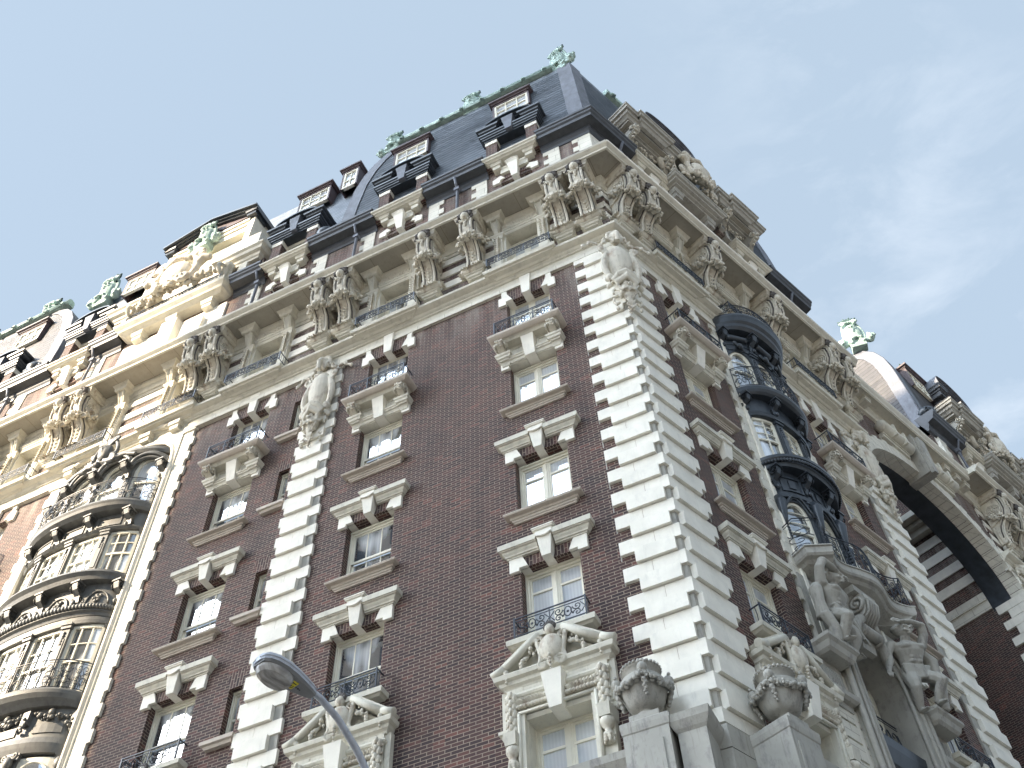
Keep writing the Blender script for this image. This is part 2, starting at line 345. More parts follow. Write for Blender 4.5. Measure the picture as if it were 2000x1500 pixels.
class FB(MB):
    """mesh builder in facade coordinates (s, o, z) of one front"""
    def __init__(s, F): super().__init__(); s.F = F
    def b(s, s0, s1, o0, o1, z0, z1): x = X(s.F, s0, s1); s.box(x[0], x[1], o0, o1, z0, z1)
    def P(s, s_): return s.F.sg*s_
    def poly(s, pts, o0, o1): s.pxz([(s.F.sg*a, z) for a, z in pts], o0, o1)
    def t(s, s0, s1, o0, o1, lv): x = X(s.F, s0, s1); s.tier(x[0], x[1], o0, o1, lv)
    def mold(s, s0, s1, prof, miter=False, end=False):
        """run a profile of (o, z) points along the front; mitred at the street corner"""
        a = [(s.F.sg*(s0-(KM*o if miter else 0)), o, z) for o, z in prof]; b = [(s.F.sg*(s1+(o if end else 0)), o, z) for o, z in prof]
        s.prism(a, b)
    def wall(s, s0, s1, z0, z1, o, holes, depth=.28, mat='brick'):
        ss = sorted({s0, s1}|{h[0] for h in holes}|{h[1] for h in holes}); zz = sorted({z0, z1}|{h[2] for h in holes}|{h[3] for h in holes})
        ss = [q for q in ss if s0 <= q <= s1]; zz = [q for q in zz if z0 <= q <= z1]; g = s.F.sg; s.mat(mat)
        for a, b in zip(ss, ss[1:]):
            for c, d in zip(zz, zz[1:]):
                m, n = (a+b)/2, (c+d)/2
                if any(h[0] < m < h[1] and h[2] < n < h[3] for h in holes): continue
                s.add([(g*a, o, c), (g*b, o, c), (g*b, o, d), (g*a, o, d)], [(0, 1, 2, 3)])
        for h in holes:
            a, b, c, d = h[:4]; i = o-depth
            s.add([(g*a, o, c), (g*a, i, c), (g*a, i, d), (g*a, o, d)], [(0, 1, 2, 3)]); s.add([(g*b, o, c), (g*b, i, c), (g*b, i, d), (g*b, o, d)], [(0, 1, 2, 3)])
            s.add([(g*a, o, d), (g*a, i, d), (g*b, i, d), (g*b, o, d)], [(0, 1, 2, 3)]); s.add([(g*a, o, c), (g*a, i, c), (g*b, i, c), (g*b, o, c)], [(0, 1, 2, 3)])
    def done(s, name, parent=root, smooth=True, label=None, angle=38): return put(name, s.build(name, smooth, angle), s.F.M(), parent, None, label)
# ---------------------------------------------------------------- repeated parts
def arcp(c, r, a0, a1, n, sq=1.): return [(c[0]+r*cos(a0+(a1-a0)*i/n), c[1]+r*sq*sin(a0+(a1-a0)*i/n)) for i in range(n+1)]
def rail_panel(mb, x0, x1, y, z0, z1, w=.011):
    """one panel of scrolled ironwork between two posts"""
    cx, W_, H = (x0+x1)/2, (x1-x0)/2, z1-z0; r = min(H*.21, W_*.42)
    mb.box(x0, x1, y-.012, y+.012, z1-.02, z1); mb.box(x0, x1, y-.01, y+.01, z0, z0+.016); mb.box(x0, x1, y-.008, y+.008, z1-.085, z1-.072)
    for q in (-1, 1):
        a = cx+q*W_*.52
        mb.scroll((a, z0+H*.66-.03), r, w=w, turns=1.35, sgn=q, a0=pi if q > 0 else 0, y=y); mb.scroll((a, z0+H*.24), r*.92, w=w, turns=1.35, sgn=-q, a0=pi if q > 0 else 0, y=y)
        mb.tube([(a-q*r, y, z0+H*.66-.03), (cx+q*W_*.16, y, z0+H*.45), (a-q*r, y, z0+H*.24)], w, 4)
        mb.tube([(a+q*r*.9, y, z0+H*.2), (cx+q*W_*.97, y, z0+H*.45), (a+q*r*.8, y, z0+H*.72)], w, 4)
    mb.tube([(cx+W_*.2*cos(t), y, z0+H*.45+H*.26*sin(t)) for t in [2*pi*i/10 for i in range(10)]], w, 4, closed=True)
    mb.ball((cx, y, z0+H*.45), (.03, .015, .03), 6, 4)
def rail_run(mb, x0, x1, y0, y1, z0, z1, n, w=.011):
    """three sided balcony railing: two returns and a front of n panels"""
    mb.mat('iron'); d = (x1-x0)/n
    for i in range(n): rail_panel(mb, x0+i*d, x0+(i+1)*d, y1, z0, z1, w)
    for i in range(n+1):
        if 0 < i < n: mb.box(x0+i*d-.009, x0+i*d+.009, y1-.012, y1+.012, z0, z1)
    for x in (x0, x1):
        mb.box(x-.016, x+.016, y1-.016, y1+.016, z0-.02, z1+.015); mb.box(x-.012, x+.012, y0, y1, z1-.02, z1); mb.box(x-.01, x+.01, y0, y1, z0, z0+.016)
        k = max(2, int((y1-y0)/.09))
        for j in range(1, k): yy = y0+(y1-y0)*j/k; mb.tube([(x, yy, z0), (x, yy+.02, (z0+z1)/2), (x, yy, z1-.02)], w*.8, 4)
# --- windows
def win(w_, h, kind):
    m = MB().mat('frame'); x = w_/2; t = .075
    m.box(-x, x, -.05, .06, h-.11, h); m.box(-x, -x+t, -.05, .05, 0, h-.11); m.box(x-t, x, -.05, .05, 0, h-.11); m.box(-x+t, x-t, -.05, .05, 0, .07)
    m.box(-x, x, .06, .10, h-.05, h); m.box(-x, -x+.035, .05, .085, 0, h-.05); m.box(x-.035, x, .05, .085, 0, h-.05)
    a, b = -x+t, x-t
    if kind == 'casement':
        m.box(-.055, .055, -.03, .035, .07, h-.11); m.box(-.012, .012, .035, .05, .07, h-.11)
        for s0, s1 in ((a, -.055), (.055, b)):
            m.box(s0, s0+.045, -.02, .02, .07, h-.11); m.box(s1-.045, s1, -.02, .02, .07, h-.11); m.box(s0, s1, -.02, .021, h-.155, h-.11); m.box(s0, s1, -.02, .022, .07, .13); m.box(s0, s1, -.02, .024, h*.70, h*.70+.05)
        panes = [(a, b, .07, h-.11, -.008)]
    elif kind == 'sash':
        k = h*.42
        m.box(a, b, .0, .045, k, k+.065); m.box(a, a+.05, .0, .03, k, h-.11); m.box(b-.05, b, .0, .03, k, h-.11); m.box(a, b, .0, .031, h-.16, h-.11)
        m.box(a, a+.05, -.045, -.01, .07, k); m.box(b-.05, b, -.045, -.01, .07, k); m.box(a, b, -.045, -.009, .07, .13)
        for q in (1, 2):
            c = a+(b-a)*q/3; m.box(c-.013, c+.013, .0, .026, k+.065, h-.16); m.box(c-.013, c+.013, -.045, -.016, .13, k)
        panes = [(a, b, k, h-.11, .012), (a, b, .07, k, -.03)]
    else:
        m.box(a, b, 0, .03, h*.45, h*.45+.06); panes = [(a, b, .07, h-.11, .0)]
    p = MB().mat('glass_full' if kind == 'casement' else 'glass_curtain')
    for x0, x1, z0, z1, y in panes: p.box(x0, x1, y-.006, y, z0, z1)
    return Tpl('window', m.build('window_frame'), [('pane', p.build('pane'))])
# --- sill under a window
m = MB().mat('sill'); m.tier(-.83, .83, -.09, .06, [(.0, .02), (-.015, .07), (-.05, .09), (-.085, .07), (-.09, .0), (-.09, -.03), (-.15, -.035), (-.15, -.06), (-.20, -.07), (-.20, -.09), (-.24, -.10)])
SILL = Tpl('window_sill', m.build('window_sill'))
# --- flat arch with keystone and hood (head of the opening at z = 0)
def hood(cap=True):
    m = MB().mat('quoin_stone')
    for q in (-1, 1):
        m.pxz([(q*x, z) for x, z in ((.655, -.08), (.87, -.08), (.87, .285), (.57, .285), (.46, 0), (.655, 0))], -.12, 0)
        m.box(*sorted((q*.46, q*.652)), -.35, -.1, -.006, .03)
    m.mat('brick_soldier')
    for q in (-1, 1): m.pxz([(q*x, z) for x, z in ((.46, -.003), (.57, .285), (.2, .285), (.1, -.003))], -.12, -.045)
    m.mat('quoin_stone'); m.prism([(-.10, -.34, -.004), (.10, -.34, -.004), (.10, .10, -.004), (-.10, .10, -.004)], [(-.165, -.1, .52), (.165, -.1, .52), (.165, .16, .52), (-.165, .16, .52)])
    m.box(-.185, .185, -.1, .175, .515, .645)
    m.tube([(-.18+.36*i/8,   .19, .53-.055*sin(pi*i/8)) for i in range(9)], .022, 5)
    m.pxz([(-.18+.36*i/8, .545-.08*sin(pi*i/8)) for i in range(9)], .15, .19)
    m.tier(-.18, .18, -.1, .15, [(.645, .0), (.665, .01), (.675, .05), (.70, .055), (.71, .075), (.74, .07)])
    m.mat('trim')
    for a, b in ((-.9, -.19), (.19, .9)):
        e0 = 1 if a < 0 else 0
        lv = [(.286, .0), (.32, .0), (.325, .03), (.36, .035), (.40, .07), (.445, .085), (.45, .12), (.47, .125), (.472, .15), (.60, .155), (.625, .14)]
        rings = []
        for z, e in lv:
            xa = a-(e if a < 0 else 0); xb = b+(e if b > 0.5 else 0); rings.append([(xa, -.1, z), (xa, .02+e, z), (xb, .02+e, z), (xb, -.1, z)])
        m.loft(rings)
    return Tpl('window_hood', m.build('window_hood'))
HOOD = hood()
# --- shouldered flat arch under the frieze (9th floor)
m = MB().mat('quoin_stone')
for q in (-1, 1):
    m.pxz([(q*x, z) for x, z in ((.655, -.15), (.88, -.15), (.88, .26), (.78, .26), (.78, .74), (.62, .74), (.62, .4), (.45, 0), (.655, 0))], -.12, 0)
    m.box(*sorted((q*.45, q*.652)), -.35, -.1, -.006, .03)
m.prism([(-.12, -.34, -.004), (.12, -.34, -.004), (.12, .06, -.004), (-.12, .06, -.004)], [(-.17, -.1, .9), (.17, -.1, .9), (.17, .06, .9), (-.17, .06, .9)])
m.mat('brick_soldier')
for q in (-1, 1): m.pxz([(q*x, z) for x, z in ((.45, -.003), (.62, .4), (.62, .86), (.16, .86), (.12, -.003))], -.12, -.04)
ARCH9 = Tpl('window_arch', m.build('window_arch'))
# --- stone surround and consoles carrying a balcony, with the balcony (slab lip at z = 0, window head at z = -.78)
def carved_console(m, x, z, w_=.15, d=.40, h=.40):
    """scroll bracket with a bunch of fruit on its front"""
    m.mat('ornament'); m.pyz([(0, z), (d, z), (d, z-h*.22), (d*.95, z-h*.5), (d*.55, z-h*.75), (d*.25, z-h), (0, z-h)], x-w_*.62, x+w_*.62)
    for q in (-1, 1):
        m.volute((d*.72, z-h*.36), h*.33, x+q*w_, x+q*w_*.98, 1.6, .022, 1, pi/2); m.volute((d*.2, z-h*.82), h*.18, x+q*w_, x+q*w_*.98, 1.3, .018, -1, -pi/2)
        m.tube([(x+q*w_, d*.45, z-h*.5), (x+q*w_, d*.3, z-h*.66), (x+q*w_, d*.12, z-h*.98)], .025, 4)
    q = random.Random(5)
    for i in range(16): m.ball((x+q.uniform(-.6, .6)*w_, d*.97+q.uniform(-.02, .03), z-h*(.12+.6*i/16)), q.uniform(.025, .045), 6, 4)
def balcony9():
    m = MB().mat('sill'); m.tier(-.98, .98, -.1, .44, [(-.03, -.05), (.0, .0), (.05, .05), (.12, .06), (.15, .03)])
    m.mat('trim'); m.tier(-.90, .90, -.1, .36, [(-.10, -.1), (-.05, -.06), (-.03, -.02)])
    s = MB().mat('trim'); s.box(-.66, .66, -.1, .03, -.74, -.06); s.tier(-.68, .68, -.1, .03, [(-.12, .0), (-.10, .04), (-.04, .05)])
    for q in (-1, 1):
        x = sorted((q*.22, q*.56)); s.box(x[0], x[1], .03, .05, -.5, -.47); s.box(x[0], x[1], .03, .05, -.22, -.19); s.box(x[0], x[0]+.03, .03, .05, -.47, -.22); s.box(x[1]-.03, x[1], .03, .05, -.47, -.22)
        s.tier(q*.73-.13, q*.73+.13, -.1, .12, [(-.66, .0), (-.62, .01), (-.60, .05), (-.53, .06), (-.50, .09), (-.45, .10), (-.42, .09)])
        s.tier(q*.72-.10, q*.72+.10, -.1, .02, [(-.80, .0), (-.70, .03), (-.66, .05)])
        s.mat('quoin_stone'); x = sorted((q*.655, q*.88)); s.box(x[0], x[1], -.12, 0, -.90, -.62); s.mat('trim'); x = sorted((q*.15, q*.655)); s.box(x[0], x[1], -.36, -.01, -.786, -.7)
    s.tier(-.58, .58, -.1, .02, [(-.76, .0), (-.68, .03), (-.66, .07), (-.62, .07), (-.60, .10), (-.56, .10)])
    s.mat('quoin_stone'); s.prism([(-.14, -.35, -.79), (.14, -.35, -.79), (.14, .10, -.79), (-.14, .10, -.79)], [(-.18, -.1, -.08), (.18, -.1, -.08), (.18, .26, -.08), (-.18, .26, -.08)])
    for q in (-1, 1): carved_console(s, q*.74, -.07)
    r = MB(); rail_run(r, -.86, .86, -.08, .40, .17, .80, 3)
    return Tpl('balcony', m.build('balcony_slab'), [('console_surround', s.build('console_surround')), ('railing', r.build('railing'))])
BALC9 = balcony9()
# --- great scroll bracket under the main cornice (top at z = 0 = soffit)
def great_bracket():
    m = MB().mat('ornament'); w_ = .20
    m.tier(-.33, .33, -.1, .80, [(-.30, -.02), (-.26, 0), (-.24, .04), (-.16, .05), (-.12, .08), (-.03, .09), (.02, .09)])
    prof = [(0, -.30), (.78, -.30), (.86, -.42), (.88, -.65), (.86, -.95), (.76, -1.22), (.58, -1.45), (.44, -1.62), (.36, -1.85), (.32, -2.15), (.32, -2.5), (.40, -2.72), (0, -2.72)]
    m.pyz(prof, -w_, w_)
    m.mat('grime_and_groove')
    for q in (-1, 1): m.tube([(q*w_*.70, y+.006, z) for y, z in prof[1:11]], .018, 4); m.tube([(q*(w_+.012), y-.10, z) for y, z in prof[1:10]], .028, 4)  # dark strips stand in for grooves on the front and cheeks
    m.mat('ornament')
    for q in (-1, 1):     # raised rims at both edges of the front, scroll rings on the cheeks
        m.tube([(q*w_*.93, y+.012, z) for y, z in prof[1:12]], .045, 5)
        m.tube([(q*w_*1.08, y-.16, z-.02) for y, z in prof[1:8]], .035, 4); m.pyz([(0, -.32), (.62, -.32), (.66, -.6), (.55, -1.05), (.3, -1.4), (0, -1.5)], *sorted((q*w_, q*(w_+.06))))
        for rr in (.30, .23, .16, .09): m.tube([(q*(w_+.065+.02*(.3-rr)/.1), .36+rr*cos(a), -.86+rr*sin(a)) for a in [2*pi*i/14 for i in range(15)]], .032, 4)
        m.ball((q*(w_+.12), .36, -.86), (.07, .06, .06), 6, 4)
        m.tube([(q*w_*1.02, .14, -1.5), (q*w_*1.02, .1, -2.0), (q*w_*1.02, .16, -2.6)], .03, 4)
    # foot: rolled scroll with leaf tips, then a stepped corbel
    m.tube([(-.36, .30, -2.66), (.36, .30, -2.66)], .13, 8); m.ball((-.38, .30, -2.66), (.05, .12, .12), 6, 4); m.ball((.38, .30, -2.66), (.05, .12, .12), 6, 4)
    for i in range(9): m.leaf((-.32+.08*i, .38, -2.60), (0, .5, -.5 if i % 2 else -.7), (0, 1, .4), .15, .045)
    for q in (-1, 1):
        for k in range(4): m.leaf((q*.35, .08+.08*k, -2.58), (q*.7, .1, -.6), (q, 0, .5), .16, .05)
    m.mat('trim'); m.tier(-.26, .26, -.1, .26, [(-2.98, -.06), (-2.94, -.05), (-2.92, 0), (-2.84, .01), (-2.82, .05), (-2.76, .06)])
    # shell and ball at the head
    m.mat('ornament'); m.ball((0, .93, -.30), (.15, .15, .17), 10, 7)
    m.mat('grime_and_groove')
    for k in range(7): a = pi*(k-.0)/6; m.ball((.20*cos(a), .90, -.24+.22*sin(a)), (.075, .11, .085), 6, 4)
    for q in (-1, 1): m.tube([(q*(.17-.1*i/9)*cos(5.5*i/9)+q*.08, .93, -.12+(.13-.08*i/9)*sin(5.5*i/9)) for i in range(10)], .035, 5); m.scroll((q*.22, -.42), .075, 'xz', 1.3, .025, q, 0, .92, 4)
    m.mat('ornament')
    m.tube([(.13*cos(a), .93, -.52+.09*sin(a)) for a in [2*pi*i/10 for i in range(10)]], .028, 4, closed=True)
    q = random.Random(2)
    for i in range(12): m.ball((q.uniform(-.2, .2), .92, -.44-.06*i/3), q.uniform(.03, .05), 6, 4)
    for i, z in enumerate((-.72, -.80, -.88)): m.ball((0, .92, z), .06-.013*i, 6, 4)
    for i in range(4):
        z = -1.62-.17*i; y = .42-.03*i; 
        m.ball((0, y, z), (.075-.01*i, .05, .07), 6, 4)
        for s_ in (-1, 1): m.leaf((0, y, z), (s_*.8, .2, .5), (0, 1, 0), .13, .04)
    g = MB().mat('ornament'); P = [(-.40, .16, -1.12), (-.37, .38, -1.25), (-.33, .62, -1.36), (-.2, .82, -1.42), (0, .88, -1.47), (.2, .82, -1.42), (.33, .62, -1.36), (.37, .38, -1.25), (.36, .16, -1.12)]
    g.berries(P, .085, 15, .75, .45); g.pyz([(.72, -1.24), (.93, -1.28), (.93, -1.5), (.68, -1.5)], -.07, .07)
    return Tpl('bracket', m.build('bracket'), [('garland', g.build('garland'))])
BRACKET = great_bracket()
# --- window bay of the bracket storey (z = 0 at the string course top); opening .1 ... 2.35
def loggia():
    m = MB().mat('trim')
    for q in (-1, 1):
        x = sorted((q*.62, q*.92)); m.box(x[0], x[1], -.12, .10, .0, 2.25)
        m.box(x[0]+.05, x[1]-.05, .10, .125, .15, 2.0)
        m.box(*sorted((q*.53, q*.62)), -.50, .02, .0, 2.50)
        m.tier(q*.77-.15, q*.77+.15, -.1, .10, [(2.22, .0), (2.25, .03), (2.40, .04), (2.46, .08), (2.52, .08)])
        m.prism([(q*.77-.12, -.1, 2.52), (q*.77+.12, -.1, 2.52), (q*.77+.12, .16, 2.52), (q*.77-.12, .16, 2.52)], [(q*.77-.14, -.1, 3.1), (q*.77+.14, -.1, 3.1), (q*.77+.14, .34, 3.1), (q*.77-.14, .34, 3.1)])
        m.tube([(q*.77-.09, .20, 2.54), (q*.77-.10, .38, 3.08)], .02, 4); m.tube([(q*.77+.09, .20, 2.54), (q*.77+.10, .38, 3.08)], .02, 4)
        m.tier(q*.77-.2, q*.77+.2, -.1, .38, [(3.08, .0), (3.10, .04), (3.22, .06), (3.34, .14), (3.45, .15)])
        m.mat('ornament')
        for k in range(9): m.ball((q*.77, .14, 2.3-.12*k), (.075-.003*k, .045, .075), 6, 4); m.leaf((q*.77, .13, 2.28-.12*k), (q*.6, .3, -.6), (0, 1, 0), .13, .04); m.leaf((q*.77, .13, 2.28-.12*k), (-q*.6, .3, -.6), (0, 1, 0), .13, .04)
        m.mat('trim')
    m.box(-.62, .62, -.50, .04, 2.48, 2.56)
    m.tier(-.56, .56, -.1, .05, [(2.52, 0), (2.62, .0), (2.64, .03), (2.72, .03), (2.74, .06), (2.80, .07)])
    m.mat('ornament'); q = random.Random(9)
    for i in range(13):
        x = -.57+.095*i; m.leaf((x, .04, 2.86), (.7 if x > 0 else -.7, .2, .5), (0, 1, .3), .17, .055); m.ball((x, .06, 2.90+q.uniform(-.03, .03)), (.05, .05, .05), 6, 4)
    r = MB(); rail_run(r, -1.02, 1.02, .02, .44, .30, .68, 5, .010)
    return Tpl('window_surround', m.build('window_surround'), [('railing', r.build('railing'))])
LOGGIA = loggia()
WIN = {('c', 8): win(1.30, 1.86, 'casement'), ('c', 7): win(1.30, 1.80, 'casement'), ('c', 9): win(1.30, 2.1, 'casement'),
       ('s', 8): win(1.30, 1.86, 'sash'), ('s', 7): win(1.30, 1.80, 'sash'), ('s', 9): win(1.30, 2.1, 'sash'),
       ('c', 10): win(1.06, 2.3, 'casement'), ('s', 10): win(1.06, 2.3, 'sash'), ('n', 0): win(.62, 1.5, 'narrow')}
# --- pedimented window frame (z = 0 at the cornice lip under the pediment)
def pediment():
    m = MB().mat('trim')
    for q in (-1, 1):
        x = sorted((q*.66, q*.98)); m.box(x[0], x[1], -.1, .10, -2.2, -.28)
        m.box(*sorted((q*.63, q*.72)), -.34, .14, -2.2, -.86); m.box(*sorted((q*.62, q*.66)), -.34, .02, -2.2, -.9)
        m.tube([(q*.73, .15, -2.2), (q*.73, .15, -.86)], .035, 5)
        x = sorted((q*.98, q*1.10)); m.box(x[0], x[1], -.1, .04, -1.05, -.25); m.tier(q*1.04-.07, q*1.04+.07, -.1, .03, [(-1.22, 0), (-1.14, .02), (-1.12, .06), (-1.06, .06), (-1.05, .02)])
        # hanging pendant with acorn
        m.prism([(q*.87-.13, -.1, -1.5), (q*.87+.13, -.1, -1.5), (q*.87+.10, .26, -1.5), (q*.87-.10, .26, -1.5)], [(q*.87-.15, -.1, -1.27), (q*.87+.15, -.1, -1.27), (q*.87+.12, .3, -1.27), (q*.87-.12, .3, -1.27)])
        m.mat('ornament'); m.lathe((q*.87, .14, -1.98), [(.02, 0), (.07, .05), (.10, .14), (.09, .2), (.06, .22), (.06, .28), (.10, .32), (.13, .38), (.13, .46)], 10)
        k = random.Random(4)
        for i in range(18): a = 2*pi*i/6; m.ball((q*.87+.075*cos(a), .14+.075*sin(a), -1.96+.05*(i//6)+.02), .04, 6, 4)
        for i in range(5):
            z = -1.18+.17*i
            for s_ in (-1, 1): m.ball((q*.87+s_*.055, .15, z), (.06, .05, .10), 6, 4)
            m.ball((q*.87, .18, z+.06), (.05, .05, .08), 6, 4)
            for s_ in (-1, 1): m.ball((q*.87+s_*.11, .13, z-.05), .03, 6, 4)
        m.mat('trim')
    m.box(-.66, .66, -.34, .05, -.96, -.86); m.tube([(-.73, .15, -.86), (.73, .15, -.86)], .035, 5)
    m.box(-.98, .98, -.1, .08, -.84, -.46); m.tier(-.95, .95, -.1, .06, [(-.52, .0), (-.48, .06), (-.44, .08), (-.36, .03), (-.28, .02)])
    m.tier(-1.02, 1.02, -.1, .08, [(-.28, 0), (-.24, .02), (-.20, .07), (-.13, .08), (-.10, .15), (-.02, .17), (.0, .16)])
    m.mat('ornament')
    for q in (-1, 1):
        for i in range(9):
            x = q*(.2+.068*i)
            for s_ in (-.06, .05): m.ball((x, .13, -.66+s_), (.06, .06, .045), 6, 4)
            m.leaf((x, .13, -.66), (q*.8, .3, .4), (0, 1, 0), .13, .05)
    m.mat('quoin_stone'); m.prism([(-.12, -.2, -1.0), (.12, -.2, -1.0), (.12, .24, -1.0), (-.12, .24, -1.0)], [(-.2, -.1, -.30), (.2, -.1, -.30), (.2, .34, -.30), (-.2, .34, -.30)])
    m.mat('trim')
    for q in (-1, 1):   # raking cornices, broken at the top
        a, b = Vector((q*1.10, 0)), Vector((q*.20, .66)); 
        for (o0, o1, y) in ((-.02, .08, .16), (.08, .14, .22)):
            n_ = Vector((-(b-a).y, (b-a).x)).normalized()*(1 if q < 0 else -1)*-1
            if n_.y < 0: n_ = -n_
            p = [a+n_*o0, b+n_*o0, b+n_*o1, a+n_*o1]; m.pxz([(c.x, c.y) for c in p], -.1, y)
        m.cyl((q*.98, .19, .14), (q*.24, .19, .68), .075, .075, 10); m.cyl((q*1.22, .19, .05), (q*.96, .19, .15), .085, .085, 10)
    m.pxz([(-1.0, 0), (1.0, 0), (.2, .6), (-.2, .6)], -.1, .02)
    # cartouche in the gap
    m.mat('ornament'); m.ball((0, .20, .28), (.25, .16, .30), 12, 8)
    for q in (-1, 1):
        m.tube([(q*(.30-.02*i), .2, .56-.09*i) if i < 5 else (q*(.22+.02*(i-5)), .2, .11-.06*(i-5)) for i in range(9)], .05, 6)
        m.scroll((q*.24, .50), .10, turns=1.4, w=.035, sgn=q, a0=0 if q > 0 else pi, y=.22); m.scroll((q*.17, -.06), .14, turns=1.3, w=.045, sgn=-q, a0=0 if q < 0 else pi, y=.22)
        m.berries([(q*.36, .18, .40), (q*.5, .16, .28), (q*.60, .16, .2)], .06, 7)
        for k_ in range(4): m.ball((q*.62, .2, .12-.06*k_), .055-.01*k_, 6, 4)
        for k_ in range(4): m.ball((q*.93, .2, .04-.07*k_), .06-.01*k_, 6, 4)
    m.ball((0, .24, .66), (.10, .10, .13), 8, 6)
    m.mat('grime_and_groove')
    for k_ in range(5): a = pi*(.15+.7*k_/4); m.ball((.10*cos(a), .22, .70+.12*sin(a)), (.045, .06, .075), 6, 4)
    m.mat('ornament')
    for k_ in range(5): m.ball((0, .34-.01*k_, .02-.07*k_), .045-.004*k_, 6, 4)
    s = MB().mat('trim'); s.tier(-.86, .86, -.1, .17, [(.60, -.04), (.64, 0), (.64, .04), (.74, .05), (.77, .03)])
    r = MB(); rail_run(r, -.74, .74, -.08, .17, .82, 1.26, 2, .013)
    return Tpl('pediment_frame', m.build('pediment_frame'), [('sill', s.build('pediment_sill')), ('railing', r.build('pediment_railing'))])
PEDIMENT = pediment()
# --- attic bay above the main cornice: stone hood, blocks, slab balcony (z = 0 at the slab lip bottom)
def attic_bay():
    m = MB().mat('trim')
    m.tier(-.98, .98, -.1, .46, [(-.10, -.10), (-.06, -.06), (-.04, 0), (.02, .02), (.05, .07), (.13, .08), (.17, .05)])
    for q in (-1, 1):
        m.tier(q*.62-.14, q*.62+.14, -.1, .24, [(-.48, 0), (-.26, 0)]); m.tier(q*.62-.16, q*.62+.16, -.1, .26, [(-.26, .0), (-.24, .03), (-.16, .04), (-.10, .07)])
        m.mat('quoin_stone'); m.pxz([(q*x, z) for x, z in ((.58, -1.28), (.86, -1.28), (.86, -.95), (.56, -.80), (.40, -1.05), (.58, -1.10))], -.1, .08); m.mat('trim')
    m.mat('brick_soldier'); m.box(-.56, .56, -.1, .03, -1.08, -.78); m.mat('trim')
    m.box(-.52, .52, -.1, .14, -.80, -.46); m.tier(-.44, .44, -.1, .14, [(-.52, .0), (-.46, .04), (-.40, .04)])
    m.mat('quoin_stone'); m.prism([(-.11, -.2, -1.34), (.11, -.2, -1.34), (.11, .16, -1.34), (-.11, .16, -1.34)], [(-.2, -.1, -.55), (.2, -.1, -.55), (.2, .30, -.55), (-.2, .30, -.55)])
    m.loft([[(-.20, -.1, -.55), (-.20, .30, -.55), (.20, .30, -.55), (.20, -.1, -.55)], [(-.24, -.1, -.48), (-.24, .34, -.48), (.24, .34, -.48), (.24, -.1, -.48)], [(-.22, -.1, -.42), (-.22, .34, -.42), (.22, .34, -.42), (.22, -.1, -.42)]])
    for x0 in (-1,): m.tube([(-.24+.48*i/6, .34, -.47+.07*sin(pi*i/6)) for i in range(7)], .03, 5)
    r = MB(); rail_run(r, -.86, .86, -.08, .38, .19, .50, 4, .010)
    return Tpl('attic_balcony', m.build('attic_balcony'), [('railing', r.build('railing'))])
ATTIC = attic_bay()
# --- brick dormer with dark segmental hood standing on the attic balcony (z = 0 at the eave)
def dormer():
    m = MB().mat('brick')
    for q in (-1, 1):
        x = sorted((q*.58, q*1.02)); m.box(x[0], x[1], -1.3, .20, -.3, 1.72); m.mat('quoin_stone'); m.box(x[0]-.02, x[1]+.02, -.9, .23, 1.72, 1.98); m.mat('brick')
    m.mat('frame'); m.box(-.58, .58, -.35, -.25, .0, .5); m.box(-.58, -.50, -.3, -.12, .2, 1.9); m.box(.50, .58, -.3, -.12, .2, 1.9); m.box(-.58, .58, -.3, -.10, 1.75, 1.98)
    h = MB().mat('dark_metal'); h.tier(-1.06, 1.06, -1.2, .26, [(1.98, 0), (2.08, .0), (2.10, .05), (2.18, .06), (2.20, .10), (2.28, .12), (2.30, .16), (2.38, .17), (2.42, .10)])
    for q in (-1, 1):
        h.tier(q*.78-.22, q*.78+.22, -1.0, .30, [(2.42, 0), (2.68, 0)]); h.tier(q*.86-.30, q*.86+.30, -1.0, .32, [(2.68, .0), (2.72, .06), (2.80, .08), (2.84, .15), (2.93, .17), (2.95, .14)])
    P = [(x, 2.80+.42*(1-(x/.95)**2)**.5) for x in [-.95*cos(pi*i/16) for i in range(17)]]
    for dr_, y in ((.0, .26), (.08, .36), (.15, .46)): h.loft([[(x, -1.0, z+dr_), (x, y, z+dr_), (x, y, z+dr_+.075), (x, -1.0, z+dr_+.075)] for x, z in P])
    h.pxz(P, -1.0, .05)
    h.mat('lead'); h.prism([(-.12, .0, 2.05), (.12, .0, 2.05), (.12, .42, 2.05), (-.12, .42, 2.05)], [(-.24, .0, 2.98), (.24, .0, 2.98), (.24, .50, 2.98), (-.24, .50, 2.98)])
    p = MB().mat('glass_dark'); p.box(-.5, .5, -.26, -.24, .4, 1.8)
    return Tpl('dormer', m.build('dormer'), [('dormer_hood', h.build('dormer_hood')), ('pane', p.build('dormer_pane'))])
DORMER = dormer()
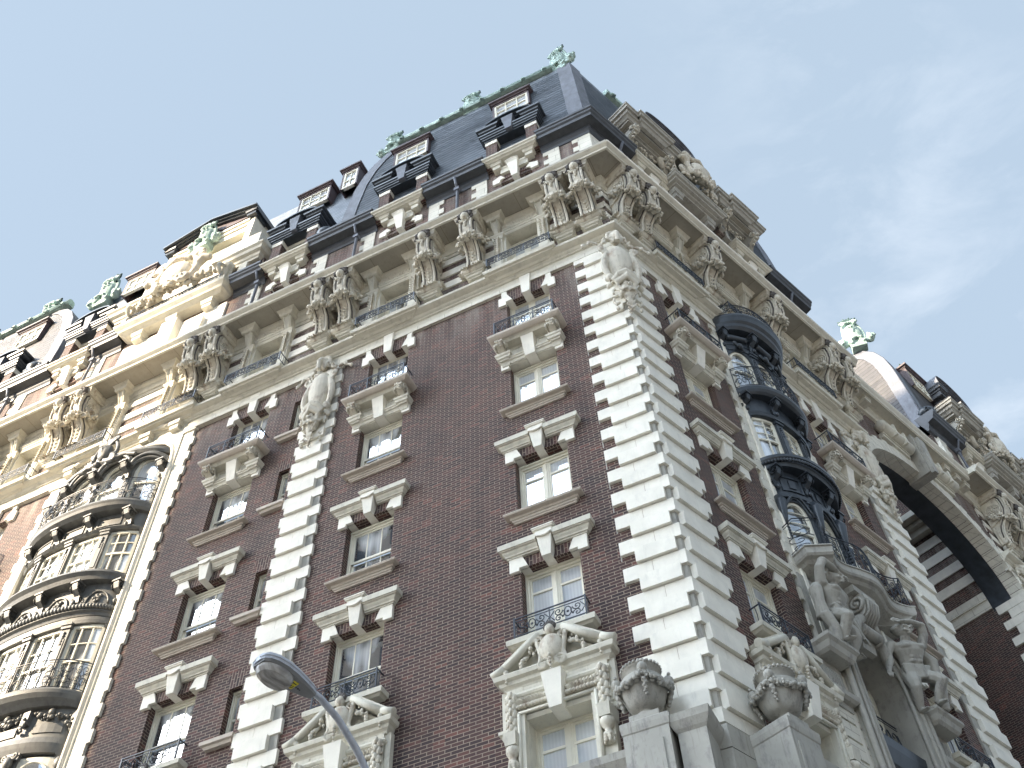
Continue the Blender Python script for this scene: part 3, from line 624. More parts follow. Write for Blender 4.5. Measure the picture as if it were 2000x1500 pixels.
# --- small roof window higher up in the slates (z = 0 at its cap)
def roof_window(w_, h_, n):
    m = MB().mat('rust_trim'); m.box(-w_, -w_+.07, -1.3, .02, -h_, 0); m.box(w_-.07, w_, -1.3, .02, -h_, 0); m.box(-w_, w_, -1.3, .02, -.12, 0)
    m.tier(-w_, w_, -1.4, .04, [(0, .02), (.06, .05), (.08, .12), (.16, .13), (.20, .08)]); m.mat('frame')
    a, b = -w_+.07, w_-.07; m.box(a, b, -.12, 0, -.2, -.12); m.box(a, a+.09, -.12, 0, -h_, -.2); m.box(b-.09, b, -.12, 0, -h_, -.2); m.box(a, b, -.12, 0.01, -h_, -h_+.1); m.box(a, b, -.1, -.02, -h_*.55-.03, -h_*.55+.03)
    for i in range(1, n): c = a+(b-a)*i/n; m.box(c-.02, c+.02, -.1, -.02, -h_+.1, -.2)
    p = MB().mat('glass_full'); p.box(a, b, -.09, -.07, -h_+.05, -.15)
    return Tpl('roof_window', m.build('roof_window'), [('pane', p.build('roof_pane'))])
RWIN = roof_window(.80, 1.35, 3); RWIN_S = roof_window(.42, 1.7, 2)
# ---------------------------------------------------------------- carved cartouches, masks, figures
def face(m, c, k, n=(0, 1, 0)):
    """brow, eyes, nose and mouth on a front that looks along +y"""
    x, y, z = c
    for q in (-1, 1):
        m.ball((x+q*.13*k, y+.02*k, z+.05*k), (.06*k, .05*k, .035*k), 8, 5); m.tube([(x+q*.03*k, y+.07*k, z+.10*k), (x+q*.13*k, y+.08*k, z+.15*k), (x+q*.22*k, y+.02*k, z+.09*k)], .035*k, 5)
        m.ball((x+q*.15*k, y-.01*k, z-.09*k), (.08*k, .07*k, .07*k), 8, 5); m.ball((x+q*.035*k, y+.13*k, z-.045*k), (.035*k, .04*k, .03*k), 6, 4)
    m.tube([(x, y+.05*k, z+.12*k), (x, y+.15*k, z-.03*k)], [.03*k, .045*k], 6)
    m.tube([(x-.09*k, y+.05*k, z-.15*k), (x, y+.10*k, z-.135*k), (x+.09*k, y+.05*k, z-.15*k)], .022*k, 5); m.tube([(x-.07*k, y+.05*k, z-.20*k), (x, y+.095*k, z-.21*k), (x+.07*k, y+.05*k, z-.20*k)], .024*k, 5)
    m.ball((x, y+.02*k, z-.29*k), (.09*k, .08*k, .07*k), 8, 5)
def lobe(m, c, d, L, w_, th=None):
    """rounded petal: an egg stretched along d"""
    d = Vector(d).normalized(); q = d.to_track_quat('Z', 'Y').to_matrix(); m.ball(Vector(c)+d*L*.5, (w_, th or w_*.7, L*.58), 8, 6, q)
def roof_mask():
    """ridge ornament: swelling shield with a grotesque face under a scalloped crest (about 2.6 m)"""
    m = MB().mat('copper'); m.ball((0, 0, 1.0), (.46, .36, .80), 16, 12); face(m, (0, .33, 1.22), 1.0)
    for q in (-1, 1):
        m.tube([(q*(.36+.14*sin(pi*t/10)), .04, 1.78-.17*t) for t in range(10)], .075, 8); m.scroll((q*.28, 1.78), .17, turns=1.4, w=.065, sgn=q, a0=0 if q > 0 else pi, y=.2, n=8)
        m.tube([(q*.45, .05, .38), (q*.62, .05, .30), (q*.78, .02, .38)], [.12, .15, .17], 8); m.ball((q*.82, .05, .48), (.15, .17, .17), 8, 6)
        for k in range(4): lobe(m, (q*.55, .16, .42), (q*cos(k*.55-.5), .3, sin(k*.55-.5)), .3, .085)
        for k in range(3): lobe(m, (q*.8, .1, .5), (q*cos(k*.7), .2, sin(k*.7)), .22, .08)
        m.scroll((q*.3, .25), .17, turns=1.3, w=.06, sgn=-q, a0=0 if q < 0 else pi, y=.26, n=8)
    for k in range(7): a = pi*(k)/6; m.ball((.27*cos(a), .28, 1.66+.12*sin(a)), .085, 6, 5)
    m.box(-.4, .4, -.3, .22, -.1, .32)
    for k in range(5): m.ball((-.24+.12*k, .36, .48-.05*abs(k-2)), .08, 6, 5)
    c = MB().mat('copper_dark')
    for k in range(9): a = pi*(.04+.92*k/8); lobe(c, (.14*cos(a), .10, 1.86), (cos(a), .12, sin(a)*1.15+.15), .44 if k % 2 else .38, .085)
    c.ball((0, .04, 1.98), (.28, .16, .26), 10, 7)
    return organic(m, 'roof_ornament', .035, 1), organic(c, 'crest', .035, 0)
MASK, CREST = roof_mask()
def shield(m, wr=1.0):
    """the great cartouche that hangs over a corner: z = 0 at the tip, 4.3 m tall, looks along +y"""
    m.loft([[(r*cos(a), .08+.46*r/.56*max(-.4, sin(a)), z) for a in [2*pi*i/20 for i in range(20)]] for z, r in ((1.55, .22), (1.75, .32), (2.0, .42), (2.35, .52), (2.7, .56), (3.0, .53), (3.2, .42), (3.38, .32), (3.45, .22))])
    for q in (-1, 1):
        m.tube([(q*(.46+.22*sin(pi*(t+.5)/9)), .22-.02*t*0, 1.62+.165*t) for t in range(10)], [.09, .10, .12, .14, .15, .16, .16, .15, .13, .12], 8)
        m.scroll((q*.68, 3.20), .19, turns=1.6, w=.06, sgn=-q, a0=-pi/2, y=.26, n=8); m.ball((q*.68, .30, 3.2), .08, 8, 6)
        m.tube([(q*.5, .3, 1.72), (q*.62, .26, 1.6), (q*.72, .2, 1.66)], [.13, .14, .10], 8); m.tube([(q*.55, .2, 1.42), (q*.7, .12, 1.28)], [.12, .08], 8)
        m.berries([(q*.2, .3, 3.9), (q*.45, .26, 3.78), (q*.6, .2, 3.5)], .10, 9, .5, .6)
        m.tube([(q*.08, .35, 3.62), (q*.25, .3, 3.8), (q*.5, .2, 3.84)], [.09, .07, .06], 8)
        m.tube([(q*.74, .12, 3.62), (q*.98, .08, 3.72), (q*1.2, .08, 3.56), (q*1.36, .06, 3.5)], [.05, .07, .05, .07], 7); m.ball((q*1.1, .1, 3.64), .10, 8, 6); m.ball((q*1.38, .08, 3.46), .09, 8, 6)
        m.tube([(q*.32, .12, .62), (q*.46, .12, .50), (q*.55, .10, .62), (q*.52, .1, .78)], [.06, .07, .06, .05], 7); m.ball((q*.44, .12, .3), .08, 8, 5)
    # lower lip and hood
    m.tube([(-.5, .35, 1.42), (-.28, .5, 1.62), (0, .56, 1.72), (.28, .5, 1.62), (.5, .35, 1.42)], [.10, .13, .15, .13, .10], 8)
    m.tube([(-.42, .36, 1.30), (0, .58, 1.50), (.42, .36, 1.30)], [.12, .14, .12], 8); m.ball((0, .2, 1.5), (.42, .3, .25), 12, 7)
    # helmet-like crest
    m.ball((0, .25, 3.92), (.24, .26, .30), 12, 8); m.tube([(0, .45, 4.05), (0, .60, 3.8), (0, .55, 3.45)], [.10, .12, .10], 8)
    for k in range(7): a = pi*k/6; m.ball((.30*cos(a), .22, 4.02+.26*sin(a)), .10, 7, 5)
    # bearded head with a drop of fruit below
    m.ball((0, .28, 1.02), (.33, .26, .30), 12, 8); m.mat(m.mats[m.cur]); face(m, (0, .50, 1.10), .8)
    q = random.Random(11)
    for i in range(60): a = q.uniform(-.3, 1.15)*pi; r = q.uniform(.22, .42); m.ball((r*cos(a+pi), .22+.2*q.random(), 1.0+r*.9*sin(a+pi)+.05), q.uniform(.04, .08), 6, 4)
    for s_ in (-1, 1): m.tube([(s_*.05, .58, .93), (s_*.2, .55, .86), (s_*.36, .42, .98)], [.05, .05, .03], 6); m.tube([(s_*.38, .2, 1.2), (s_*.52, .15, 1.12), (s_*.5, .15, .96)], .06, 6)
    for i in range(14): z = .78-.055*i; m.ball((.05*sin(i*2.2), .36-.012*i, z), .13-.007*i, 7, 5)
    for s_ in (-1, 1):
        for i in range(3): m.leaf((0, .3, .6-.2*i), (s_*.8, .2, .35), (0, 1, 0), .24, .07, .03)
def cart(name, k=1.0):
    m = MB().mat('ornament'); shield(m)
    m.v = [(x*.68, y*.66, z) for x, y, z in m.v]
    return organic(m, name, .019, 0)
CART = cart('cartouche')
def atlas(name, flip=1):
    """muscular crouching bearer, one arm over his head; z = 0 at the seat ledge, looks along +y, 2.3 m"""
    m = MB().mat('old_stone'); L = m.limb
    m.loft([[(r*1.0*cos(a), yy+r*dp*sin(a), z) for a in [2*pi*i/14 for i in range(14)]] for z, r, dp, yy in ((.72, .20, .75, .16), (.86, .235, .75, .17), (1.02, .225, .72, .19), (1.18, .25, .72, .21), (1.34, .31, .70, .22), (1.50, .34, .66, .22), (1.60, .27, .62, .21), (1.68, .12, .8, .22))])
    for q in (-1, 1): m.ball((q*.13, .36, 1.46), (.15, .09, .10), 10, 6); m.ball((q*.07, .34, 1.16), (.07, .05, .06), 8, 5); m.ball((q*.07, .34, 1.04), (.07, .05, .06), 8, 5); m.ball((q*.33*1.0, .2, 1.56), (.12, .12, .12), 8, 6)
    m.ball((0, .31, .92), (.05, .03, .05), 6, 4)
    L([(0, .22, 1.6), (.02, .28, 1.78)], [.10, .095], 8)
    m.ball((.02, .30, 1.95), (.135, .16, .18), 12, 9); face(m, (.02, .435, 1.95), .52); m.ball((.02, .24, 2.0), (.16, .16, .17), 10, 7)
    q = random.Random(8)
    for i in range(34): a = q.uniform(0, 2*pi); b_ = q.uniform(.1, .9)*pi/2; m.ball((.02+.16*cos(a)*cos(b_), .22+.13*sin(a)*cos(b_), 2.0+.17*sin(b_)), q.uniform(.035, .055), 6, 4)
    # raised arm folded over the head, hand against the slab with the fingers bent forward
    L([(-.36, .2, 1.58), (-.46, .26, 1.92), (-.42, .32, 2.16)], [.105, .095, .085]); L([(-.42, .32, 2.16), (-.12, .36, 2.22), (.12, .38, 2.20)], [.09, .075, .05])
    m.ball((.18, .40, 2.20), (.075, .045, .06), 8, 6)
    for i, (dx, l) in enumerate(((-.03, .12), (0, .14), (.03, .13), (.055, .10))): L([(.22, .41, 2.24-.033*i), (.22+l*.6, .45, 2.23-.033*i), (.22+l, .44, 2.19-.033*i)], [.019, .018, .015], 6)
    L([(.15, .42, 2.15), (.20, .47, 2.10), (.25, .48, 2.09)], [.022, .02, .017], 6)
    # lowered arm braced on the volute
    L([(.36, .2, 1.56), (.50, .22, 1.26), (.56, .28, 1.02)], [.11, .09, .075]); L([(.56, .28, 1.02), (.66, .32, .80), (.72, .36, .66)], [.08, .065, .048]); m.ball((.75, .38, .60), (.055, .045, .075), 8, 6)
    for i in range(4): L([(.71+.033*i, .41, .56), (.715+.034*i, .43, .50), (.72+.034*i, .42, .455+.01*abs(i-1))], [.018, .017, .014], 6)
    L([(.70, .38, .62), (.66, .41, .58), (.65, .42, .54)], [.021, .019, .016], 6)
    # drapery round the hips, thighs and shins
    for i in range(7): m.tube([(-.26+.02*i, .30+.01*i, .92-.05*i), (0, .40, .84-.05*i), (.30, .28, .95-.07*i)], .05, 6)
    L([(-.14, .2, .72), (-.22, .42, .52), (-.26, .50, .40)], [.165, .15, .12]); L([(-.26, .50, .40), (-.20, .40, .12), (-.17, .34, -.10)], [.115, .10, .07]); m.ball((-.17, .42, -.16), (.07, .14, .055), 8, 6)
    L([(.14, .2, .72), (.24, .34, .42), (.27, .38, .24)], [.165, .14, .11]); L([(.27, .38, .24), (.24, .30, -.08), (.22, .26, -.30)], [.11, .095, .065]); m.ball((.22, .34, -.36), (.07, .14, .055), 8, 6)
    for s_ in (-1, 1):
        for k in range(5): m.ball((s_*.2+.035*(k-2), .47+.0*k, -.17 if s_ < 0 else -.37), .022, 6, 4)
    m.tube([(-.38, .1, 1.5), (-.52, .14, 1.2), (-.50, .16, .8), (-.42, .16, .4)], [.09, .13, .10, .14], 8); m.tube([(-.46, .2, .45), (-.36, .28, .1), (-.30, .24, -.3)], [.12, .10, .12], 8)
    if flip < 0: m.v = [(-x, y, z) for x, y, z in m.v]
    return organic(m, name, .020, 1)
def urn():
    b = MB().mat('old_stone'); b.lathe((0, 0, 0), [(.0, 0), (.19, 0), (.20, .04), (.15, .07), (.11, .10), (.13, .13), (.20, .15), (.26, .19), (.30, .26), (.36, .42), (.40, .56), (.405, .60), (.37, .63), (.38, .66), (.36, .69), (.29, .71), (.255, .74), (.26, .80), (.30, .87), (.325, .89), (.32, .93), (.27, .93), (.24, .85), (.0, .80)], 28)
    g = MB().mat('old_stone')
    for k in range(4):
        a0 = k*pi/2+.35; c = (.40*cos(a0), .40*sin(a0)); g.ball((c[0]*1.06, c[1]*1.06, .70), (.09, .09, .10), 8, 6)
        for q in (-1, 1): g.ball((c[0]*1.1-q*.05*sin(a0), c[1]*1.1+q*.05*cos(a0), .80), .035, 6, 4)
        rr = Matrix.Rotation(a0, 3, 'Z'); 
        g.tube([rr @ Vector((.43, .07*cos(t), .56+.07*sin(t))) for t in [2*pi*i/10 for i in range(10)]], .022, 5, closed=True); g.ball(rr @ Vector((.44, 0, .56)), .035, 6, 4)
        for i in range(6): g.ball(rr @ Vector((.43-.012*i, .02*(i % 2), .46-.045*i)), .05-.004*i, 6, 4)
        P = [(.44*cos(a0+(pi/2)*i/8), .44*sin(a0+(pi/2)*i/8), .60-.15*sin(pi*i/8)) for i in range(9)]
        g.berries(P, .05, 9, .5, .5)
    for i in range(28): a = 2*pi*i/28; g.ball((.325*cos(a), .325*sin(a), .92), .032, 6, 4)
    return b.build('urn_body'), g.build('urn_garland')
UB, UG = urn()
# ---------------------------------------------------------------- left front (long front)
AX, BX, CX, NX = 2.76, 7.26, 12.06, 10.2
MID = 17.1; PAVR = 34.2
QZ0, PER = 10.544, .7051
def quoins(F, name, s0, long_, short_, z0, z1, corner=True, inner=None, notch=.13, off=0., lead=0.):
    """rusticated stone strip; s0 is its corner edge, blocks alternate in length"""
    m = FB(F); k0 = int((z0-QZ0)/PER)-1; z = QZ0+PER*k0; sg = 1 if long_ > 0 else -1
    while z < z1:
        for kind in (0, 1):
            a, b = (z, z+.335) if kind == 0 else (z-.352, z-.008)
            a, b = max(a, z0), min(b, z1)
            if b-a < .05: continue
            m.mat('quoin_stone')
            if kind == 0:
                y = 0+off
                if corner: jn = .52 if (int(round((a-QZ0)/PER)) % 2) else .66; m.prism([(F.sg*-KM*y, y, a), (F.sg*jn, y, a), (F.sg*jn, -.14, a), (F.sg*KM*.14, -.14, a)], [(F.sg*-KM*y, y, b), (F.sg*jn, y, b), (F.sg*jn, -.14, b), (F.sg*KM*.14, -.14, b)]); m.b(jn+.008, long_, -.14, y, a, b); m.mat('rust_line'); m.b(jn, jn+.008, -.14, -.012, a, b); m.mat('old_stone'); m.b(long_, long_+.022, -.14, -.074, a-.2*rnd.random(), a+.1+.2*rnd.random()); m.mat('quoin_stone')
                else: h_ = s0+long_*.56; m.b(s0, h_, -.14, y, a, b); m.b(h_+(.008 if long_ > 0 else -.008), s0+long_, -.14, y, a, b)
            else:
                y = .075+off
                if corner: m.b(notch, short_, -.14, y, a, b)
                else:
                    e0 = s0+(inner if inner else 0); m.b(e0, s0+short_, -.14, y, a, b)
        z += PER
    m.mat('old_stone')
    if corner: m.prism([(F.sg*(KM*.06), -.06, z0), (F.sg*.5, -.06, z0), (F.sg*.5, -.2, z0), (F.sg*KM*.2, -.2, z0)], [(F.sg*(KM*.06), -.06, z1), (F.sg*.5, -.06, z1), (F.sg*.5, -.2, z1), (F.sg*KM*.2, -.2, z1)])
    else: m.b(s0+.06, s0+min(long_, short_)-.02, -.14, -.03+off, z0, z1)
    return m.done(name)
FRZ = 25.78      # underside of the white frieze
LEV = {9: (22.95, 25.05), 8: (19.98, 21.90), 7: (16.28, 18.15), 6: (12.93, 14.72)}
LOW = {5: (9.3, 11.13), 4: (5.7, 7.5), 3: (2.3, 4.1)}
def column_holes(c, hw=.655): return [(c-hw, c+hw, a, b) for a, b in LEV.values()]+[(c-.64, c+.64, a, b) for a, b in LOW.values()]
def column(F, c, kind, o=0., upto=10, ped=True):
    M = lambda z, oo=0.: F.M(c, o+oo, z)
    for k, (a, b) in LEV.items():
        WIN[(kind, 9 if k == 9 else 8 if k == 8 else 7)].put(F.M(c, o-.36, a+(.1 if k == 9 else 0)))
        if k in (7, 6): HOOD.put(M(b))
        if k in (8, 7): SILL.put(M(a+.0))
    BALC9.put(M(22.66)); ARCH9.put(M(25.03))
    for k, (a, b) in LOW.items():
        WIN[(kind, 7)].put(F.M(c, o-.36, a))
        if k != 5: HOOD.put(M(b)); SILL.put(M(a))
    PEDIMENT.put(M(12.0))
# --- walls of the left front
L_cols = [AX, BX, CX, 2*MID-CX, 2*MID-BX, 2*MID-AX]
def wall_left():
    m = FB(FL); h = column_holes(AX)+column_holes(BX)
    m.wall(.05, 10.1, GROUND, 25.9, -.08, h)
    m.done('wall', angle=30)
    h = column_holes(CX)+[(9.86, 10.50, a+.12, b-.35) for a, b in list(LEV.values())+list(LOW.values())]
    m = FB(FL); m.wall(9.9, 14.3, GROUND, 25.9, -.13, h); m.done('wall', angle=30)
    m = FB(FL); h = [(2*MID-b, 2*MID-a, c, d) for a, b, c, d in h]; m.wall(19.9, 24.3, GROUND, 25.9, -.13, h); m.done('wall', angle=30)
    h = column_holes(2*MID-AX)+column_holes(2*MID-BX)
    m = FB(FL); m.wall(24.1, 34.15, GROUND, 25.9, -.08, h); m.done('wall', angle=30)
wall_left()
for c, k in zip(L_cols[:3], 'css'): column(FL, c, k, 0 if c < 9 else -.05)
for c in L_cols[3:5]: column(FL, c, 's', 0 if c > 24 else -.05)
quoins(FL, 'quoin_strip', 0, 1.26, .95, 9.9, 25.75)
quoins(FL, 'quoin_strip', 8.8, 1.19, 1.05, GROUND, 25.75, False, .26)
quoins(FL, 'quoin_strip', 24.12, 1.28, 1.0, GROUND, 25.75, False, .2)
for a, b in list(LEV.values())+list(LOW.values()):
    for sgn, c in ((1, 10.2), (-1, 2*MID-10.2)):
        WIN[('n', 0)].put(FL.M(c, -.36, a+.12) @ Matrix.Diagonal((.9, 1, (b-.35-a-.12)/1.5, 1)))
        m = FB(FL).mat('sill'); c0 = c+sgn*.2; m.t(c0-.36, c0+.36, -.13, .0, [(a-.06, -.03), (a-.0, 0), (a+.02, .05), (a+.10, .06), (a+.13, .03)]); m.done('window_sill')
        m = FB(FL).mat('brick_soldier'); m.poly([(c-.30, b-.35), (c+.30, b-.35), (c+.42, b+.10), (c-.42, b+.10)], -.14, -.122); m.done('brick_arch')
# frieze, string course, bracket storey, main cornice
STR = [(-.1, 25.75), (.0, 25.75), (.0, 25.98), (.05, 26.0), (.05, 26.05), (.10, 26.08), (.14, 26.13), (.24, 26.16), (.32, 26.20), (.34, 26.27), (.31, 26.33), (.2, 26.36), (-.1, 26.38)]
COR = [(-.12, 29.25), (.02, 29.27), (.06, 29.36), (.08, 29.52), (.16, 29.60), (.18, 29.72), (.86, 29.72), (.88, 29.66), (.94, 29.68), (.95, 29.76), (1.0, 29.80), (1.06, 29.85), (1.07, 29.93), (1.02, 29.98), (-.12, 30.04)]
def bands(F, s0, s1, skips, o=-.06):
    m = FB(F); m.wall(s0, s1, 26.3, 29.75, o-.02, [(c-.62, c+.62, 26.4, 28.9) for c in skips], .45)
    m.mat('quoin_stone'); seg = []; a = s0
    for c in sorted(skips): seg.append((a, c-.64)); a = c+.64
    seg.append((a, s1))
    for a, b in seg:
        if b-a < .08: continue
        for z in (26.62, 27.32, 28.02, 28.72): m.b(a, b, -.1, o+.03, z, z+.34)
    m.mat('trim'); m.b(s0, s1, -.1, o+.05, 29.1, 29.28); m.done('bracket_storey_wall', angle=30)
    for c in skips: WIN[('c' if c == AX or F is FR else 's', 10)].put(F.M(c, -.42, 26.42)); LOGGIA.put(F.M(c, 0, 26.36))
def string_course(F, s0, s1, cs, miter, white=True, step=None):
    m = FB(F).mat('stone'); m.b(s0, s1, -.13, .012, 25.58, 25.76); m.mat('trim'); m.mold(s0, s1, STR, miter)
    for c in cs:   # the course swells into a balcony floor in front of every window
        m.t(c-1.0, c+1.0, -.1, .32, [(26.04, -.26), (26.10, -.24), (26.10, -.16), (26.15, -.10), (26.17, .04), (26.21, .06), (26.22, .13), (26.33, .16), (26.37, .14), (26.42, .10)])
    return m.done('string_course')
m_ = lambda x: 2*MID-x
bands(FL, .0, 34.1, [AX, BX, CX, 15.3, 17.1+1.8, m_(CX), m_(BX), m_(AX)])
string_course(FL, 0, 34.2, [AX, BX, CX, 15.3, 18.9, m_(CX), m_(BX)], True)
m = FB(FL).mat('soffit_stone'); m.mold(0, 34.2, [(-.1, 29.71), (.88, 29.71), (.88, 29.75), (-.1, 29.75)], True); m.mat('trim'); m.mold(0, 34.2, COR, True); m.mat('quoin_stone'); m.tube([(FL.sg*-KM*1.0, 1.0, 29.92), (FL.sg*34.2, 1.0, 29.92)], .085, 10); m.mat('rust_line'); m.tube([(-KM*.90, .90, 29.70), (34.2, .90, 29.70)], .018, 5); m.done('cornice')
for s in (.50, 1.32, 4.27, 5.80, 8.84, 9.70, 13.86, 14.75, m_(14.75), m_(13.86), m_(9.70), m_(8.84), m_(5.8)): BRACKET.put(FL.M(s, 0, 29.72))
# ---------------------------------------------------------------- right front, first pavilion
DX, EX, PEND = 2.55, 9.05, 11.74
RC = 5.80
def wall_right(base, cols, s0, s1, rec, zlow=GROUND):
    m = FB(FR); h = [q for c in cols for q in column_holes(c)]
    if rec: h = h+[(base+rec[0], base+rec[1], zlow, 25.9)]
    m.wall(s0, s1, zlow, 25.9, -.08, h); return m.done('wall', angle=30)
def stepped_strip(F, s_in, dirn, z0, z1, o=-.02, w0=.5, w1=.64):
    """white stone border of the bay recess, toothed against the brick"""
    m = FB(F).mat('stone'); z = z0; k = 0
    while z < z1: w_ = (w0, w1)[k % 2]; a = sorted((s_in, s_in+dirn*w_)); m.b(a[0], a[1], -.6, o, z, min(z1, z+.352)); z += .352; k += 1
    m.mat('quoin_stone'); a = sorted((s_in-dirn*.02, s_in+dirn*.10)); m.b(a[0], a[1], -.6, o+.05, z0, z1)
    return m.done('recess_border')
wall_right(0, [DX, EX], .05, 11.7, (4.0, 7.6))
for c in (DX, EX): column(FR, c, 'c')
quoins(FR, 'quoin_strip', 0, 1.30, 1.02, 9.9, 25.75)
quoins(FR, 'quoin_strip', PEND, -1.40, -1.12, GROUND, 25.75, False, 0)
bands(FR, .0, 11.74, [DX, RC, EX])
string_course(FR, 0, 11.74, [DX, EX], True)
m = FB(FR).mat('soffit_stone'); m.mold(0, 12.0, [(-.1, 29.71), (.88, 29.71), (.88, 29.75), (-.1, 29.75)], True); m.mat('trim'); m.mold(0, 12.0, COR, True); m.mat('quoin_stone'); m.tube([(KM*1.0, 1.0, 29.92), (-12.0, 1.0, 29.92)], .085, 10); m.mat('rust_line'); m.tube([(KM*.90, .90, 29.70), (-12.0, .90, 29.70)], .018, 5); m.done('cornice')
RB = (.50, 1.38, 4.30, 7.45, 10.45, 11.35)
for s in RB: BRACKET.put(FR.M(s, 0, 29.72))
# ---------------------------------------------------------------- second wing beyond the court arch
W2 = 20.6
wall_right(W2, [W2+2.6, W2+9.1], W2, W2+12, None, 20.0)
quoins(FR, 'quoin_strip', W2, 1.3, 1.05, 18, 25.75, False, 0)
bands(FR, W2, W2+12, [W2+2.6, W2+5.8, W2+9.1])
string_course(FR, W2-.3, W2+12, [W2+2.6], False)
m = FB(FR).mat('soffit_stone'); m.mold(W2-.9, W2+12, [(-.1, 29.71), (.88, 29.71), (.88, 29.75), (-.1, 29.75)]); m.mat('trim'); m.mold(W2-1.0, W2+12, COR); m.done('cornice')
for s in (.75, 1.95, 4.3): BRACKET.put(FR.M(W2+s, 0, 29.72))
# its wall towards the court, with string courses and white bands
m = FB(FR).mat('brick'); m.b(W2, W2+.3, -16, -.05, GROUND, 33.7); m.mat('quoin_stone')
for z in (26.15, 26.95, 27.75, 28.55): m.b(W2-.04, W2+.02, -16, -.06, z, z+.42)
m.mat('stone'); m.b(W2-.05, W2+.02, -16, -1.27, 24.75, 25.15); m.b(W2-.10, W2+.02, -16, -1.27, 25.15, 25.5); m.mat('trim'); m.b(W2-.3, W2+.02, -16, -1.27, 29.2, 29.5); m.b(W2-.5, W2+.02, -16, -1.27, 29.5, 29.72); m.b(W2-.85, W2+.02, -16, -1.27, 29.725, 30.0); m.done('court_wall')
m = FB(FR).mat('quoin_stone'); z = 10.2; k = 0
while z < 24.5: m.b(W2-.10, W2+.02, -(1.15, .80)[k % 2], -.01, z, z+.335); z += .3525; k += 1
m.done('quoin_strip')
m = FB(FR).mat('brick'); m.b(11.45, 11.735, -16, -.09, GROUND, 33.7); m.b(11.7, W2+.1, -16.3, -16, GROUND, 31); m.mat('slate'); m.b(11.3, 20.9, -18, -16.4, 31, 35.5); m.done('court_wall')
# ---------------------------------------------------------------- the great arch over the court
def arch():
    c, hw, z0, rise = (PEND+W2)/2, (W2-PEND)/2, 24.6, 3.05; n = 36
    P = [(c-hw*cos(pi*i/n), z0+rise*sin(pi*i/n)) for i in range(n+1)]
    m = FB(FR).mat('brick')
    for (a, b) in zip(P, P[1:]): m.poly([a, b, (b[0], 29.6), (a[0], 29.6)], -1.25, -.08)
    m.done('arch_wall', angle=20)
    m = FB(FR).mat('stone')
    for i in range(n):
        a, b = P[i], P[i+1]; k = .52 if i % 2 else .62
        def out(p, k): v = Vector((p[0]-c, (p[1]-z0)*1.9)).normalized(); return (p[0]+v.x*k, p[1]+v.y*k)
        a2, b2 = (a[0]+(b[0]-a[0])*.03, a[1]+(b[1]-a[1])*.03), (b[0]-(b[0]-a[0])*.03, b[1]-(b[1]-a[1])*.03)
        m.poly([(a2[0], a2[1]-.02), (b2[0], b2[1]-.02), out(b2, k), out(a2, k)], -.5, .02)
    m.done('arch_voussoirs', angle=20)
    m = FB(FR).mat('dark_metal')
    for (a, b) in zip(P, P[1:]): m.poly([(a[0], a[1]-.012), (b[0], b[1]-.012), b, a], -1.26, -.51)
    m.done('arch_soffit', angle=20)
    m = FB(FR).mat('trim')
    prof = [(-.1, 29.2), (.02, 29.22), (.05, 29.35), (.12, 29.42), (.14, 29.55), (.48, 29.56), (.5, 29.52), (.56, 29.56), (.57, 29.68), (.64, 29.78), (.66, 29.90), (-1.3, 29.95)]
    m.mold(11.9, W2-.9, prof); m.mat('trim')
    for s in (12.55, 13.3, 18.35, 19.1, 19.7): m.t(s-.17, s+.17, -.1, .36, [(29.28, 0), (29.42, .0), (29.44, .03), (29.55, .03)])
    m.done('arch_cornice')
    m = FB(FR).mat('old_stone')
    m.prism([(FR.sg*(c-.22), -.5, 27.42), (FR.sg*(c+.22), -.5, 27.42), (FR.sg*(c+.22), .40, 27.42), (FR.sg*(c-.22), .40, 27.42)], [(FR.sg*(c-.42), -.1, 29.3), (FR.sg*(c+.42), -.1, 29.3), (FR.sg*(c+.42), .42, 29.3), (FR.sg*(c-.42), .42, 29.3)])
    m.prism([(FR.sg*(c-.12), -.4, 27.40), (FR.sg*(c+.12), -.4, 27.40), (FR.sg*(c+.12), .52, 27.40), (FR.sg*(c-.12), .52, 27.40)], [(FR.sg*(c-.22), -.1, 29.2), (FR.sg*(c+.22), -.1, 29.2), (FR.sg*(c+.22), .56, 29.2), (FR.sg*(c-.22), .56, 29.2)])
    m.done('arch_keystone')
    m = FB(FR)
    for a, b in ((-2.3, -.55), (.55, 2.3)):
        m.mat('trim'); m.cyl((FR.sg*(c+a), .16, 28.62-.1), (FR.sg*(c+b), .16, 28.62-.1), .24, .24, 12)
        for e in (a, b): m.ball((FR.sg*(c+e), .16, 28.52), (.16, .24, .24), 10, 6)
        m.b(c+a+.05, c+b-.05, -.1, .10, 28.05, 28.2); m.b(c+a+.05, c+b-.05, -.1, .14, 28.2, 28.28)
        for e in (.32, .68): x = c+a+(b-a)*e; m.b(x-.05, x+.05, -.08, .43, 28.25, 28.8)
    m.done('arch_bolsters')
arch()
# ---------------------------------------------------------------- cartouches
def frame(p, y):
    y = y.normalized(); x = y.cross(Vector((0, 0, 1))).normalized()
    return Matrix(((x.x, y.x, 0, p.x), (x.y, y.y, 0, p.y), (x.z, y.z, 1, p.z), (0, 0, 0, 1)))
BIS = (NL+NR).normalized()
put('corner_cartouche', CART, frame(CORNER+Vector((0, 0, 21.75))-BIS*.04, BIS), label='carved shield with a bearded head on the street corner')
put('cartouche', CART, FL.M(9.45, -.03, 21.75)); put('cartouche', CART, FL.M(24.75, -.03, 21.75)); put('cartouche', CART, FR.M(11.25, -.03, 21.9)); put('cartouche', CART, FR.M(21.15, -.03, 22.0))
